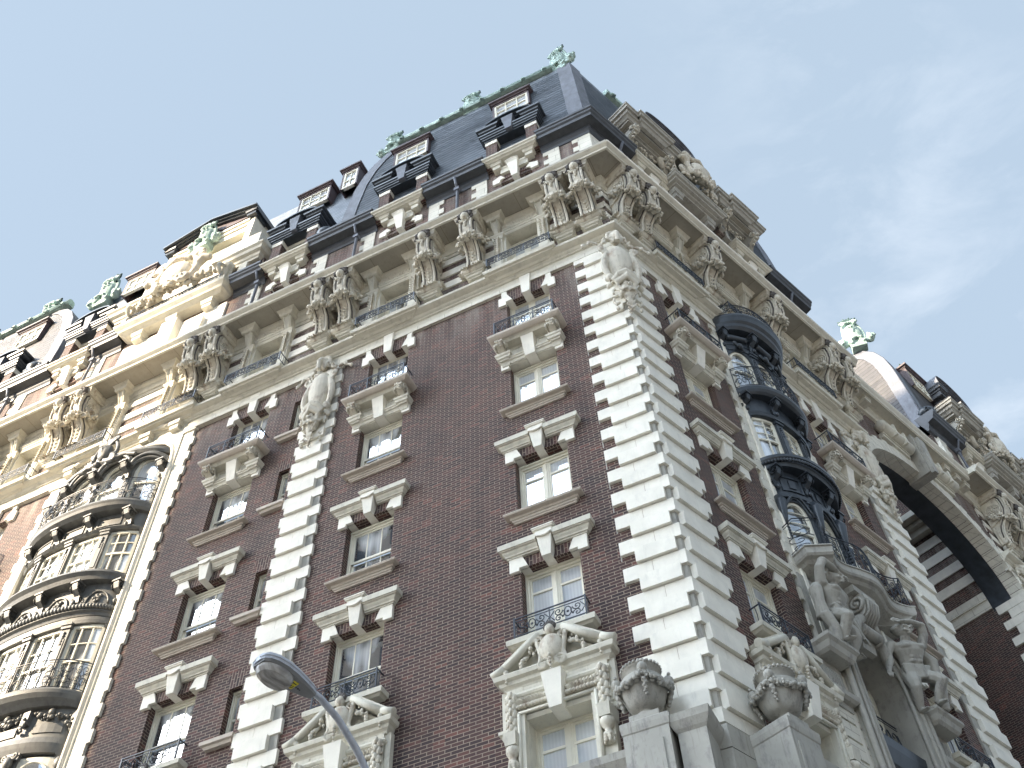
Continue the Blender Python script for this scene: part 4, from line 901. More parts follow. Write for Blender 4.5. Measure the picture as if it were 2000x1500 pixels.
# ---------------------------------------------------------------- attic storey above the cornice
EAVE = [(0, 33.30), (.09, 33.34), (.11, 33.48), (.17, 33.56), (.19, 33.74), (.47, 33.80), (.50, 33.93), (.56, 34.0), (.58, 34.08), (.62, 34.12), (.63, 34.22), (.58, 34.28), (-.3, 34.32)]
def tooth(F, s_in, dirn, z0, z1, o, w0=.42, w1=.60, step=.34):
    m = FB(F).mat('stone'); z = z0; k = 0
    while z < z1: w_ = (w0, w1)[k % 2]; a = sorted((s_in, s_in+dirn*w_)); m.b(a[0], a[1], -.05, o+.02, z, min(z1, z+step)); z += step; k += 1
    m.done('attic_quoins')
def pipe(F, s, o=.22):
    m = FB(F).mat('lead'); p = F.sg*s
    m.tube([(p, o, 30.0), (p, o, 33.1), (p, o+.02, 33.3)], .055, 8); m.tube([(p, o+.02, 33.3), (p, o+.25, 33.85)], .05, 8); m.b(s-.10, s+.10, o-.08, o+.10, 33.2, 33.38); m.done('drain_pipe')
def attic(F, s0, s1, cs, eaves, teeth, pipes, miter, dorm=True):
    m = FB(F); m.wall(s0, s1, 29.9, 33.9, .05, [(c-.6, c+.6, 30.4, 32.6) for c in cs], .4); m.mat('glass_dark')
    m.done('attic_wall', angle=30)
    for c in cs:
        ATTIC.put(F.M(c, .05, 33.85)); WIN[('s' if F is FL else 'c', 10)].put(F.M(c, -.32, 30.3))
        if dorm: DORMER.put(F.M(c, .05, 34.0))
    for a, b in eaves:
        m = FB(F).mat('eave_metal'); m.mold(a, b, EAVE, miter and a == 0); m.done('eave')
    for a, d in teeth: tooth(F, a, d, 30.0, 33.5, .07)
    for p in pipes: pipe(F, p)
attic(FL, 0, 10.1, [AX, BX], [(0, 1.74), (3.78, 6.24), (8.28, 10.1)], [(1.1, 1), (3.86, 1), (6.15, -1), (8.35, 1)], [4.95, 9.05], True)
m = FB(FL).mat('stone'); 
for k in range(10): 
    w_ = (.42, .62)[k % 2]; a, b = 30.0+.34*k, 30.34+.34*k
    for F_ in (FL, FR): q = FB(F_).mat('stone'); q.prism([(F_.sg*-KM*.07, .07, a), (F_.sg*w_, .07, a), (F_.sg*w_, -.1, a), (F_.sg*KM*.1, -.1, a)], [(F_.sg*-KM*.07, .07, b), (F_.sg*w_, .07, b), (F_.sg*w_, -.1, b), (F_.sg*KM*.1, -.1, b)]); q.done('attic_corner_block')
attic(FL, 10.1, 24.1, [CX, m_(CX)], [(10.1, 11.04), (13.08, 14.5), (m_(14.5), m_(13.08)), (m_(11.04), 24.1)], [(13.2, 1), (10.35, 1), (m_(13.8), 1)], [13.3, m_(13.3)], False)
attic(FL, 24.1, 34.2, [m_(BX), m_(AX)], [(24.1, m_(8.28)), (m_(6.24), m_(3.78))], [(24.3, 1), (m_(6.15), 1)], [m_(9.05), m_(4.95)], False)
attic(FR, 0, 11.74, [2.92, 8.25], [(0, 1.9), (3.95, 4.0), (9.27, 11.75)], [(1.0, 1), (9.4, 1), (7.4, -1)], [1.25, 10.6], True, False)
attic(FR, W2, W2+12, [W2+2.9, W2+8.2], [(W2-.6, W2+1.9), (W2+3.95, W2+4.0)], [(W2, 1), (W2+1.5, 1)], [W2+1.3], False, False)
# ---------------------------------------------------------------- mansard roofs
def line_x(p, d, q, e):
    """intersection of two plan lines"""
    c = d.x*e.y-d.y*e.x; t = ((q.x-p.x)*e.y-(q.y-p.y)*e.x)/c; return p+d*t
def mansard(name, lines, lv, hips, mat='slate'):
    """lines: (point, direction, outward normal); lv: (z, insets per line)"""
    rings = []
    for z, ins in lv:
        L_ = [(p-n*i, d) for (p, d, n), i in zip(lines, ins)]; k = len(L_)
        rings.append([line_x(L_[j-1][0], L_[j-1][1], L_[j][0], L_[j][1])+Vector((0, 0, z+EYE-EYE)) for j in range(k)])
        m = MB().mat(mat); m.loft(rings); o = put(name, m.build(name, angle=25), Matrix.Identity(4))
    k = len(lines)
    for j in hips:
        lm = MB().mat('lead')
        for nb, w_ in ((j-1, .55), ((j+1) % k, .55)):
            a = []; 
            for r_ in rings:
                v = (r_[nb]-r_[j]); v = v.normalized() if v.length > 1e-6 else v; a.append((r_[j], r_[j]+v*w_))
            n_ = (a[1][0]-a[0][0]).cross(a[0][1]-a[0][0]).normalized(); c = sum(rings[0], Vector())/k
            if n_.dot(a[0][0]-c) < 0: n_ = -n_
            R_ = []
            for (p, q_) in a: R_.append([p+n_*.005, p+n_*.04, q_+n_*.04, q_+n_*.005])
            lm.loft(R_)
        # standing seams across the lead and a roll on the arris
        lm.tube([r_[j]+Vector((0, 0, .0)) for r_ in rings], .05, 6)
        for nb in (j-1, (j+1) % k):
            for r_, r2_ in zip(rings, rings[1:]):
                n_s = max(1, int((r2_[j]-r_[j]).length/.34))
                for i in range(n_s):
                    t = i/n_s; p = r_[j].lerp(r2_[j], t); v = (r_[nb]-r_[j]).normalized(); lm.tube([p+v*.02, p+v*.54], .022, 4)
        put('hip_flashing', lm.build('hip_flashing'), Matrix.Identity(4))
    return rings
Z = Vector((0, 0, 1))
C0 = Vector((CORNER.x, CORNER.y, EYE))
def ln(F, s, o=0): return (C0+F.d*s+F.n*o)
# local heights are measured from eye level, so add EYE through C0
def mans(name, lines, lv, hips, mat='slate'):
    return mansard(name, [(Vector((p.x, p.y, EYE)), d, n) for p, d, n in lines], lv, hips, mat)
# line order: left end, left front, right front, right end; ring vertex j joins line j-1 and line j
lines1 = [(ln(FL, 10.15), NL, DL), (ln(FL, 0, .05), DL, NL), (ln(FR, 0, .05), DR, NR), (ln(FR, 11.75), NR, DR)]
prof1 = [(34.25, (.0, .0, .0, .0)), (36.5, (.10, .10, .10, .1)), (38.5, (.30, .18, .18, .3)), (39.6, (.60, .22, .22, .6)), (40.4, (1.0, .25, .25, 1.0)), (41.0, (1.5, .28, .28, 1.5)), (41.4, (2.2, .30, .30, 2.2))]
r1_ = mans('mansard_roof', lines1, prof1, (1, 2, 3))
# centre block behind the gable
m = FB(FL).mat('slate'); m.prism([(9.0, -.1, 34.25), (25.2, -.1, 34.25), (25.2, -8, 34.25), (9.0, -8, 34.25)], [(9.0, -1.45, 43.5), (25.2, -1.45, 43.5), (25.2, -6.6, 43.5), (9.0, -6.6, 43.5)]); m.done('centre_roof', angle=25)
lines2 = [(ln(FL, 34.2), NL, DL), (ln(FL, 0, .05), DL, NL), (ln(FL, 24.05), NL, -DL), (ln(FL, 0, -12), DL, -NL)]
lines2 = [(ln(FL, 24.05), NL, -DL), (ln(FL, 0, .05), DL, NL), (ln(FL, 34.2), NL, DL), (ln(FL, 0, -12), DL, -NL)]
prof2 = [(z, (a, b, a, b)) for z, (a, b, _, _) in prof1]
mans('mansard_roof', lines2, prof2, (1,), 'slate_warm')
lines3 = [(ln(FR, 20.45), NR, -DR), (ln(FR, 0, .05), DR, NR), (ln(FR, 34), NR, DR), (ln(FR, 0, -7), DR, -NR)]
prof3 = [(34.25, (0, 0, 0, 0)), (36.5, (.08, .1, .1, .3)), (38.6, (.14, .2, .2, .6)), (39.6, (.18, .34, .3, .8)), (40.4, (.22, .62, .5, 1.2)), (41.0, (.25, 1.05, .8, 1.6)), (41.4, (.28, 1.7, 1.2, 2.2)), (41.5, (.30, 2.4, 1.6, 2.8))]
mans('mansard_roof', lines3, prof3, (1,), 'slate_warm')
# copper ridge rolls with leaves, and the masks standing on them
def ridge(F, s0, s1, o=-.24, z=41.52):
    m = FB(F).mat('copper'); p0, p1 = F.sg*s0, F.sg*s1
    m.tube([(p0, o, z+.16), (p1, o, z+.16)], .19, 10); m.b(s0, s1, o-.2, o+.12, z-.08, z+.04); m.tube([(p0, o+.14, z-.02), (p1, o+.14, z-.02)], .05, 6)
    k = s0+.3
    while k < s1: m.ball((F.sg*k, o+.2, z+.02), (.13, .09, .11), 8, 5); m.leaf((F.sg*k, o+.16, z+.1), (.0, .2, -1), (0, 1, 0), .3, .09); k += .95
    m.done('ridge_roll')
ridge(FL, .9, 8.1); ridge(FL, 25.6, 33.5); ridge(FR, 2.2, 9.5)
def mask_at(M):
    o = put('roof_ornament', MASK, M); put('crest', CREST, Matrix.Identity(4), o)
def mask(F, s, o, z, kx=1, kz=1, rot=0, mat=None): mask_at(F.M(s, o, z, rot) @ Matrix.Diagonal((kx, kx, kz, 1)))
mask(FL, .62, -.42, 41.35, .85, 1.14, -.25); mask(FL, 4.66, -.42, 41.4, .9, .92); mask(FL, 8.42, -.42, 41.4, .85, .80)
mask(FL, 24.45, -1.0, 41.6, 1.0, 1.15); mask(FL, 27.5, -.6, 41.55, 1., .9); mask(FL, 31.3, -.6, 41.5, .9, .9)
mask(FR, 20.6, -1.0, 41.3, .95, 1.05, R(-60)); mask(FR, 25.2, -.9, 41.6, .85, .9)
for F_, s_, o_, z_ in ((FL, 2.76, .0, 40.0), (FL, 7.26, .0, 40.05), (FL, 12.6, -.72, 42.1), (FL, 21.9, -.6, 42.0), (FL, 26.94, .0, 40.1), (FR, 22.9, .0, 39.9)): RWIN.put(F_.M(s_, o_, z_))
RWIN_S.put(FL.M(10.75, -.62, 42.4))
m = MB().mat('dark_metal'); m.lathe((0, 0, 0), [(.30, 0), (.34, .08), (.22, .16), (.18, .3), (.34, .45), (.40, .62), (.34, .78), (.2, .86), (.12, .92)], 14); m.scroll((.3, .5), .14, w=.05, y=.2, n=6); m.scroll((-.3, .5), .14, w=.05, y=.2, n=6)
KNOB = m.build('eave_finial')
put('eave_finial', KNOB, FR.M(.25, -.08, 34.3)); put('eave_finial', KNOB, FL.M(10.6, .1, 34.3)); put('eave_finial', KNOB, FL.M(24.4, .2, 34.3)); put('eave_finial', KNOB, FR.M(W2+.1, .15, 34.3))
# ---------------------------------------------------------------- centre gable of the left front
def gable():
    c = MID; m = FB(FL); m.mat('brick'); m.b(13.5, 20.7, -.6, .12, 34.2, 35.6); m.mat('stone'); m.b(14.2, 20.0, -.7, .10, 34.0, 38.4)
    m.mat('trim'); m.t(14.7, 19.5, -.1, .62, [(33.55, -.2), (33.62, -.1), (33.66, .0), (33.74, .04), (33.86, .16), (33.98, .20), (34.04, .16)])
    for q in (-1, 1):
        a = sorted((c+q*1.7, c+q*3.45)); m.t(a[0], a[1], -.5, .30, [(35.45, 0), (35.55, .02), (35.6, .08), (35.75, .10), (35.8, .22), (35.95, .26), (36.02, .34), (36.12, .34), (36.16, .28)])
        m.mat('ornament'); x = c+q*2.15; m.lathe((x, .42, 34.05), [(.24, 0), (.26, .1), (.2, .14), (.22, .9), (.2, 1.2), (.27, 1.24), (.3, 1.4)], 14)
        for k in range(9):
            for j in range(5): a_ = pi*j/4; m.ball((x+.22*cos(a_), .42+.22*sin(a_), 34.25+.13*k), (.08, .08, .07), 6, 4)
        m.volute((.6, 35.0), .5, x-.0, x+.01, 1.4, .10, 1, pi/2); m.mat('trim')
        m.b(*sorted((c+q*2.6, c+q*3.0)), -.1, .34, 34.3, 35.45); m.b(*sorted((c+q*1.55, c+q*1.85)), -.1, .16, 34.1, 35.5)
    for q in (-.85, 0, .85): m.t(c+q*1.9-.2, c+q*1.9+.2, -.1, .36, [(33.1, 0), (33.3, .0), (33.32, .04), (33.55, .08)])
    m.mat('quoin_stone'); m.b(c-2.4, c+2.4, -.1, .13, 30.1, 33.2); m.b(c-1.6, c-.7, -.1, .3, 31.3, 32.6); m.b(c+.7, c+1.6, -.1, .3, 31.3, 32.6); m.b(c-.35, c+.35, -.1, .42, 31.4, 33.2)
    m.mat('ornament')
    m.tube([(c-1.7, .7, 35.0), (c-1.2, .85, 34.75), (c-.4, .95, 35.1), (c, .95, 35.3)], .10, 7); m.tube([(c+1.7, .7, 35.0), (c+1.2, .85, 34.75), (c+.4, .95, 35.1), (c, .95, 35.3)], .10, 7)
    m.berries([(c-1.8, .75, 35.0), (c-1.0, .9, 34.7), (c, .95, 34.9), (c+1.0, .9, 34.7), (c+1.8, .75, 35.0)], .14, 22, .7, .5)
    m.done('gable')
    m = MB().mat('ornament'); m.ball((0, .2, .1), (.72, .38, .85), 16, 12)
    for q in (-1, 1):
        m.tube([(q*(.75+.25*sin(pi*t/10)), .2, -.75+.17*t) for t in range(11)], .15, 8); m.scroll((q*.8, 1.1), .3, w=.11, turns=1.4, sgn=q, a0=0 if q > 0 else pi, y=.3, n=8); m.scroll((q*.62, -.75), .3, w=.11, turns=1.3, sgn=-q, a0=0 if q < 0 else pi, y=.35, n=8)
        m.tube([(q*.9, .2, .2), (q*1.3, .25, .5), (q*1.6, .2, .35)], [.18, .2, .12], 8)
        for k in range(4): lobe(m, (q*.9, .2, .9), (q*cos(k*.6), .3, sin(k*.6)), .42, .12)
    m.tube([(-.6, .3, .95), (0, .42, 1.15), (.6, .3, .95)], .14, 8)
    for k in range(26): m.ball((rnd.uniform(-.7, .7), .4+rnd.uniform(-.05, .1), -.75+rnd.uniform(-.2, .25)), rnd.uniform(.07, .12), 6, 5)
    big = organic(m, 'gable_cartouche', .04, 1); put('gable_cartouche', big, FL.M(c, .75, 35.6)); put('gable_cartouche', big, FR.M(4.85, .95, 35.2) @ Matrix.Diagonal((.62, .8, .75, 1))); put('gable_cartouche', big, FR.M(W2+4.6, .9, 35.2) @ Matrix.Diagonal((.62, .8, .75, 1)))
    m = FB(FL).mat('frame'); 
    for q in (-1, 1): m.b(*sorted((c+q*1.95, c+q*2.25)), -1.6, .12, 38.0, 40.5)
    for k in range(3): m.b(c-2.0, c+2.0, -.1, .08+.05*k, 39.55+.28*k, 39.72+.28*k)
    m.b(c-2.0, c+2.0, -.6, .06, 39.4, 40.5); m.mat('frame'); m.b(c-1.8, c+1.8, -.6, -.2, 37.4, 39.4)
    m.mat('lead'); m.b(c-2.4, c+2.4, -2.4, -.0, 36.2, 38.0)
    m.mat('dark_metal')
    for q in (-1, 1):
        for (o1, dz, th) in ((.28, 0, .10), (.38, .10, .10), (.50, .20, .12)):
            m.poly([(c+q*2.45, 40.45+dz), (c, 41.15+dz), (c, 41.15+dz+th), (c+q*2.45, 40.45+dz+th)], -2.4, o1)
        m.t(*sorted((c+q*1.9, c+q*2.35)), -.5, .30, [(40.3, 0), (40.5, .0), (40.52, .05), (40.62, .08)])
    m.mat('rust_trim'); m.poly([(c-2.2, 40.5), (c+2.2, 40.5), (c, 41.15)], -2.0, .16)
    m.done('gable_pediment')
    mask_at(FL.M(c, .34, 38.9) @ Matrix.Diagonal((.85, .85, .95, 1)))
    r = FB(FL); rail_run(r, c-2.2, c+2.2, .0, .70, 34.08, 34.55, 7, .011); r.done('gable_railing')
gable()
# ---------------------------------------------------------------- stone gables of the right front
def side_gable(b, c):
    m = FB(FR)
    for a0, a1 in ((b+1.5, b+3.75), (b+6.55, b+8.55)):
        mid = (a0+a1)/2; m.mat('brick'); m.b(a0+.1, a1-.1, -1.5, .30, 34.2, 35.3); m.mat('old_stone'); m.b(a0+.42, a1-.42, -.5, .36, 34.0, 35.2); m.mat('glass_dark'); m.b(a0+.62, a1-.62, .0, .365, 34.1, 35.0); m.mat('old_stone')
        m.t(a0, a1, -1.2, .75, [(35.2, -.18), (35.26, -.16), (35.26, -.08), (35.36, -.06), (35.38, .0), (35.5, .03), (35.5, .12), (35.62, .20), (35.64, .26), (35.80, .28), (35.80, .36), (35.92, .38), (35.94, .42), (36.02, .42), (36.06, .36)])
        m.t(a0+.5, a1-.5, -1.2, 1.0, [(35.5, .0), (35.62, .08), (35.64, .14), (35.80, .16), (35.80, .24), (35.92, .27), (35.94, .31), (36.03, .31), (36.07, .25)])
        m.mat('eave_metal'); m.t(a0, a1, -1.2, .75, [(36.06, .38), (36.11, .40), (36.13, .3)]); m.mat('soffit_stone'); m.b(a0-.1, a1+.1, -.2, .86, 35.30, 35.38)
        for x in (a0+.22, a1-.22):
            m.mat('old_stone'); m.pyz([(.25, 34.3), (.42, 34.35), (.46, 34.6), (.60, 34.8), (.88, 34.95), (1.0, 35.22), (.25, 35.22)], FR.sg*x-.11, FR.sg*x+.11); m.mat('ornament'); m.volute((.84, 35.06), .15, FR.sg*x-.14, FR.sg*x+.14, 1.4, .035); m.volute((.40, 34.45), .10, FR.sg*x-.13, FR.sg*x+.13, 1.3, .028, -1)
            for k in range(4): m.ball((FR.sg*x, .98-.1*k, 35.05-.13*k), (.07, .06, .07), 6, 4)
            for k in range(5): m.tube([(FR.sg*x-.09+.045*k, .98, 35.0), (FR.sg*x-.09+.045*k, .62, 34.75), (FR.sg*x-.09+.045*k, .5, 34.45)], .016, 4)
        m.mat('ornament'); m.berries([(FR.sg*(a0+.5), .42, 35.1), (FR.sg*mid, .46, 34.9), (FR.sg*(a1-.5), .42, 35.1)], .08, 14, .5, .5)
    m.mat('old_stone'); m.t(c-1.25, c+1.25, -.1, .80, [(33.58, -.24), (33.64, -.22), (33.66, -.12), (33.7, -.10), (33.72, .02), (33.8, .04), (33.82, .12), (33.9, .15), (33.92, .18), (34.02, .18), (34.05, .14)])
    for q in (-1, 1): m.t(c+q*.85-.18, c+q*.85+.18, -.1, .5, [(33.1, 0), (33.35, 0), (33.37, .04), (33.58, .08)])
    m.b(c-1.15, c+1.15, -1, .36, 34.0, 37.2)
    m.mat('ornament')
    for q in (-1, 1):     # flanking leafed columns and scrolls round the shield
        x = FR.sg*(c+q*.98); m.lathe((x, .62, 34.05), [(.2, 0), (.2, .1), (.15, .15), (.17, .9), (.15, 1.4), (.22, 1.5), (.24, 1.6)], 12)
        for k in range(10):
            for j in range(5): a_ = pi*j/4; m.ball((x+.17*cos(a_), .62+.17*sin(a_), 34.3+.12*k), (.06, .06, .055), 6, 4)
        m.scroll((x, 36.1), .34, turns=1.6, w=.10, sgn=q*FR.sg, a0=-pi/2, y=.85, n=7); m.scroll((FR.sg*(c+q*.75), 34.7), .25, turns=1.5, w=.08, sgn=-q*FR.sg, a0=pi/2, y=1.0, n=7)
        m.tube([(FR.sg*(c+q*1.25), .6, 35.7), (FR.sg*(c+q*1.5), .55, 35.2), (FR.sg*(c+q*1.35), .55, 34.7)], [.12, .16, .1], 8)
        m.berries([(FR.sg*(c+q*.3), 1.05, 34.5), (FR.sg*(c+q*.8), .95, 34.35), (FR.sg*(c+q*1.3), .75, 34.6)], .10, 12, .6, .5)
    m.done('stone_gable')
    m = FB(FR).mat('eave_metal'); W_ = 1.5; m.b(c-1.25, c+1.25, -1.4, .3, 37.2, 39.3); m.mat('frame'); m.b(c-.8, c+.8, .3, .34, 37.3, 39.0); m.mat('glass_full'); m.b(c-.7, c-.05, .34, .35, 37.4, 38.9); m.b(c+.05, c+.7, .34, .35, 37.4, 38.9); m.mat('lead')
    P = [(c-W_*cos(pi*i/20), 39.3+1.05*abs(sin(pi*i/20))**.8) for i in range(21)]
    for dr_, y in ((.0, .48), (.08, .56), (.16, .66)): m.loft([[(FR.sg*x, -1.6, z+dr_), (FR.sg*x, y, z+dr_), (FR.sg*x, y, z+dr_+.07), (FR.sg*x, -1.6, z+dr_+.07)] for x, z in P])
    m.mat('rust_trim'); m.poly(P, -1.6, .2)
    m.mat('eave_metal')
    for q in (-1, 1): m.t(c+q*1.26-.2, c+q*1.26+.2, -1.2, .50, [(38.7, 0), (38.95, 0), (38.97, .05), (39.05, .06), (39.08, .14), (39.2, .16), (39.26, .2), (39.32, .2)])
    m.done('gable_hood')
    m = FB(FR).mat('old_stone'); m.t(c-.7, c+.7, -.1, .95, [(36.15, -.1), (36.2, 0), (36.3, .06), (36.36, .05)]); m.tube([(FR.sg*(c-1.1), .5, 36.5), (FR.sg*(c-.8), 1.0, 36.25), (FR.sg*c, 1.12, 36.2), (FR.sg*(c+.8), 1.0, 36.25), (FR.sg*(c+1.1), .5, 36.5)], .07, 6); m.done('gable_balcony')
    r = FB(FR); x = X(FR, c-.75, c+.75); rail_run(r, x[0], x[1], .5, .98, 36.42, 36.95, 4, .011); r.done('gable_railing')
side_gable(0, 4.85); side_gable(W2, W2+4.6)
# ---------------------------------------------------------------- round bays (oriels)
class Oriel:
    def __init__(s, F, c, W, Pr, o0=-.35, pw=2.6):
        s.F, s.c, s.W, s.P, s.o0, s.pw = F, c, W, Pr, o0, pw
    def pt(s, t, e, z):
        """t in -1..1 across the bay, e = extra projection"""
        W_ = s.W+e*.12; o = s.o0+(s.P+e-s.o0)*max(0., 1-abs(t)**s.pw)**(1/s.pw); return (s.F.sg*(s.c+W_*t), o, z)
    def ts(s, a=-1, b=1, n=24): return [sin(pi/2*(a+(b-a)*i/n)) if (a, b) == (-1, 1) else a+(b-a)*i/n for i in range(n+1)]
    def ring(s, m, prof, a=-1, b=1, n=28):
        T = s.ts(a, b, n)
        for (e0, z0), (e1, z1) in zip(prof, prof[1:]): m.soft = True; m.loft([[s.pt(t, e0, z0), s.pt(t, e1, z1)] for t in T], False, False); m.soft = False
    def patch(s, m, a, b, z0, z1, e0, e1, n=4):
        m.loft([[s.pt(t, e0, z0), s.pt(t, e1, z0), s.pt(t, e1, z1), s.pt(t, e0, z1)] for t in [a+(b-a)*i/n for i in range(n+1)]])
    def arch(s, m, a, b, zs, zt, e0, e1, n=10, rise=None):
        """spandrel above an arched light"""
        for i in range(n):
            u, v = i/n, (i+1)/n; ta, tb = a+(b-a)*u, a+(b-a)*v; h = rise or (zt-zs)*.8
            za, zb = zs+h*math.sqrt(max(0, 1-(2*u-1)**2)), zs+h*math.sqrt(max(0, 1-(2*v-1)**2))
            m.loft([[s.pt(ta, e0, za), s.pt(ta, e1, za), s.pt(ta, e1, zt), s.pt(ta, e0, zt)], [s.pt(tb, e0, zb), s.pt(tb, e1, zb), s.pt(tb, e1, zt), s.pt(tb, e0, zt)]])
    def console(s, m, t, z, h=.42, e=.35, w_=.10):
        x, o, _ = s.pt(t, 0, z); o -= .05
        m.pyz([(o, z), (o+e, z), (o+e, z-h*.2), (o+e*.85, z-h*.42), (o+e*.4, z-h*.62), (o+e*.3, z-h), (o, z-h)], x-w_*.7, x+w_*.7)
        for q in (-1, 1): m.volute((o+e*.72, z-h*.28), h*.25, x+q*w_, x+q*w_, 1.4, .022); m.volute((o+e*.22, z-h*.82), h*.14, x+q*w_, x+q*w_, 1.2, .018, -1)
        m.box(x-w_*1.2, x+w_*1.2, o, o+e+.03, z-.05, z); m.ball((x, o+e*.5, z-h*1.02), (.06, .06, .09), 6, 4)
    def rail(s, m_, z0, z1, e, n, w_=.011, a=-.985, b=.985):
        m = FB(s.F).mat('iron')
        T = [sin(pi/2*(a+(b-a)*i/48)) for i in range(49)]
        for z, r in ((z1, .018), (z1-.07, .009), (z0+.01, .012)): m.tube([s.pt(t, e, z) for t in T], r, 4)
        H = z1-z0; E_ = [sin(pi/2*(a+(b-a)*i/n)) for i in range(n+1)]
        for i, t in enumerate(E_):
            m.tube([s.pt(t, e, z0), s.pt(t, e, z1)], w_*1.2, 4)
            if i < n:
                t2 = E_[i+1]; d = t2-t
                def P_(u, v): return s.pt(t+d*u, e, z0+H*v)
                for c_, sg_, a0 in (((.3, .72), 1, pi), ((.7, .72), -1, 0), ((.3, .26), -1, pi), ((.7, .26), 1, 0)):
                    m.tube([P_(c_[0]+.24*(1-.85*k/13)*cos(a0+sg_*2*pi*1.3*k/13), c_[1]+.2*(1-.85*k/13)*sin(a0+sg_*2*pi*1.3*k/13)) for k in range(14)], w_, 4)
                m.tube([P_(.06, .72), P_(.44, .5), P_(.06, .26)], w_, 4); m.tube([P_(.94, .72), P_(.56, .5), P_(.94, .26)], w_, 4)
        m.done('bay_railing')
    def light(s, fr_, gl_, a, b, z0, z1, arched=False, bars=(2, 1), mid=None, e=-.05):
        fr = FB(s.F).mat('frame'); gl = FB(s.F).mat('glass_curtain')
        d = (b-a)*.10
        s.patch(fr, a, a+d, z0, z1, e-.05, e+.02, 1); s.patch(fr, b-d, b, z0, z1, e-.05, e+.02, 1); s.patch(fr, a+d, b-d, z0, z0+.08, e-.05, e+.02, 3)
        if arched: s.arch(fr, a+d, b-d, z1-(z1-z0)*.28, z1, e-.05, e+.02, 10)
        else: s.patch(fr, a+d, b-d, z1-.09, z1, e-.05, e+.02, 3)
        k = mid if mid else z0+(z1-z0)*.45; s.patch(fr, a+d, b-d, k, k+.06, e-.04, e+.01, 3)
        for i in range(1, bars[0]): c = a+(b-a)*i/bars[0]; w_ = (b-a)*.018; s.patch(fr, c-w_, c+w_, z0+.08, z1-.05, e-.04, e-.005, 1)
        for i in range(1, bars[1]+1): zz = k+(z1-k)*i/(bars[1]+1); s.patch(fr, a+d, b-d, zz-.012, zz+.012, e-.04, e-.006, 3)
        s.patch(gl, a, b, z0, z1, e-.07, e-.06, 4)
        w_ = fr.done('bay_window'); p_ = gl.done('pane', w_, False); p_.matrix_basis = Matrix.Identity(4)
def pilaster(O, m, t, z0, z1, w_=.05, e=.06):
    O.patch(m, t-w_, t+w_, z0, z1, -.12, e, 2); O.patch(m, t-w_*1.25, t+w_*1.25, z1-.16, z1-.05, -.12, e+.04, 2); O.patch(m, t-w_*1.4, t+w_*1.4, z1-.06, z1, -.12, e+.07, 2); O.patch(m, t-w_*.6, t+w_*.6, z0+.25, z1-.5, e, e+.02, 1)
    x, o, _ = O.pt(t, e, 0)
    for k in range(5): m.ball((x, o+.01, z1-.3-.09*k), (.045, .035, .045), 6, 4)
def storey(O, m, fr, gl, z0, z1, ts, arched=False, bars=(2, 1), pil=True, e=.0):
    """wall of lights: ts are the mullion centres"""
    for a, b in zip(ts, ts[1:]):
        g = .045*(2.4/max(1.4, O.W)); O.light(fr, gl, a+g, b-g, z0, z1, arched, bars)
        if arched: O.arch(m, a+g, b-g, z1-(z1-z0)*.26, z1+.02, -.12, e+.03, 12, (z1-z0)*.25)
    for t in ts:
        t = max(-.975, min(.975, t)); pilaster(O, m, t, z0-.02, z1+.06, .055*(2.0/max(1.4, O.W)) if pil else .03, .05)
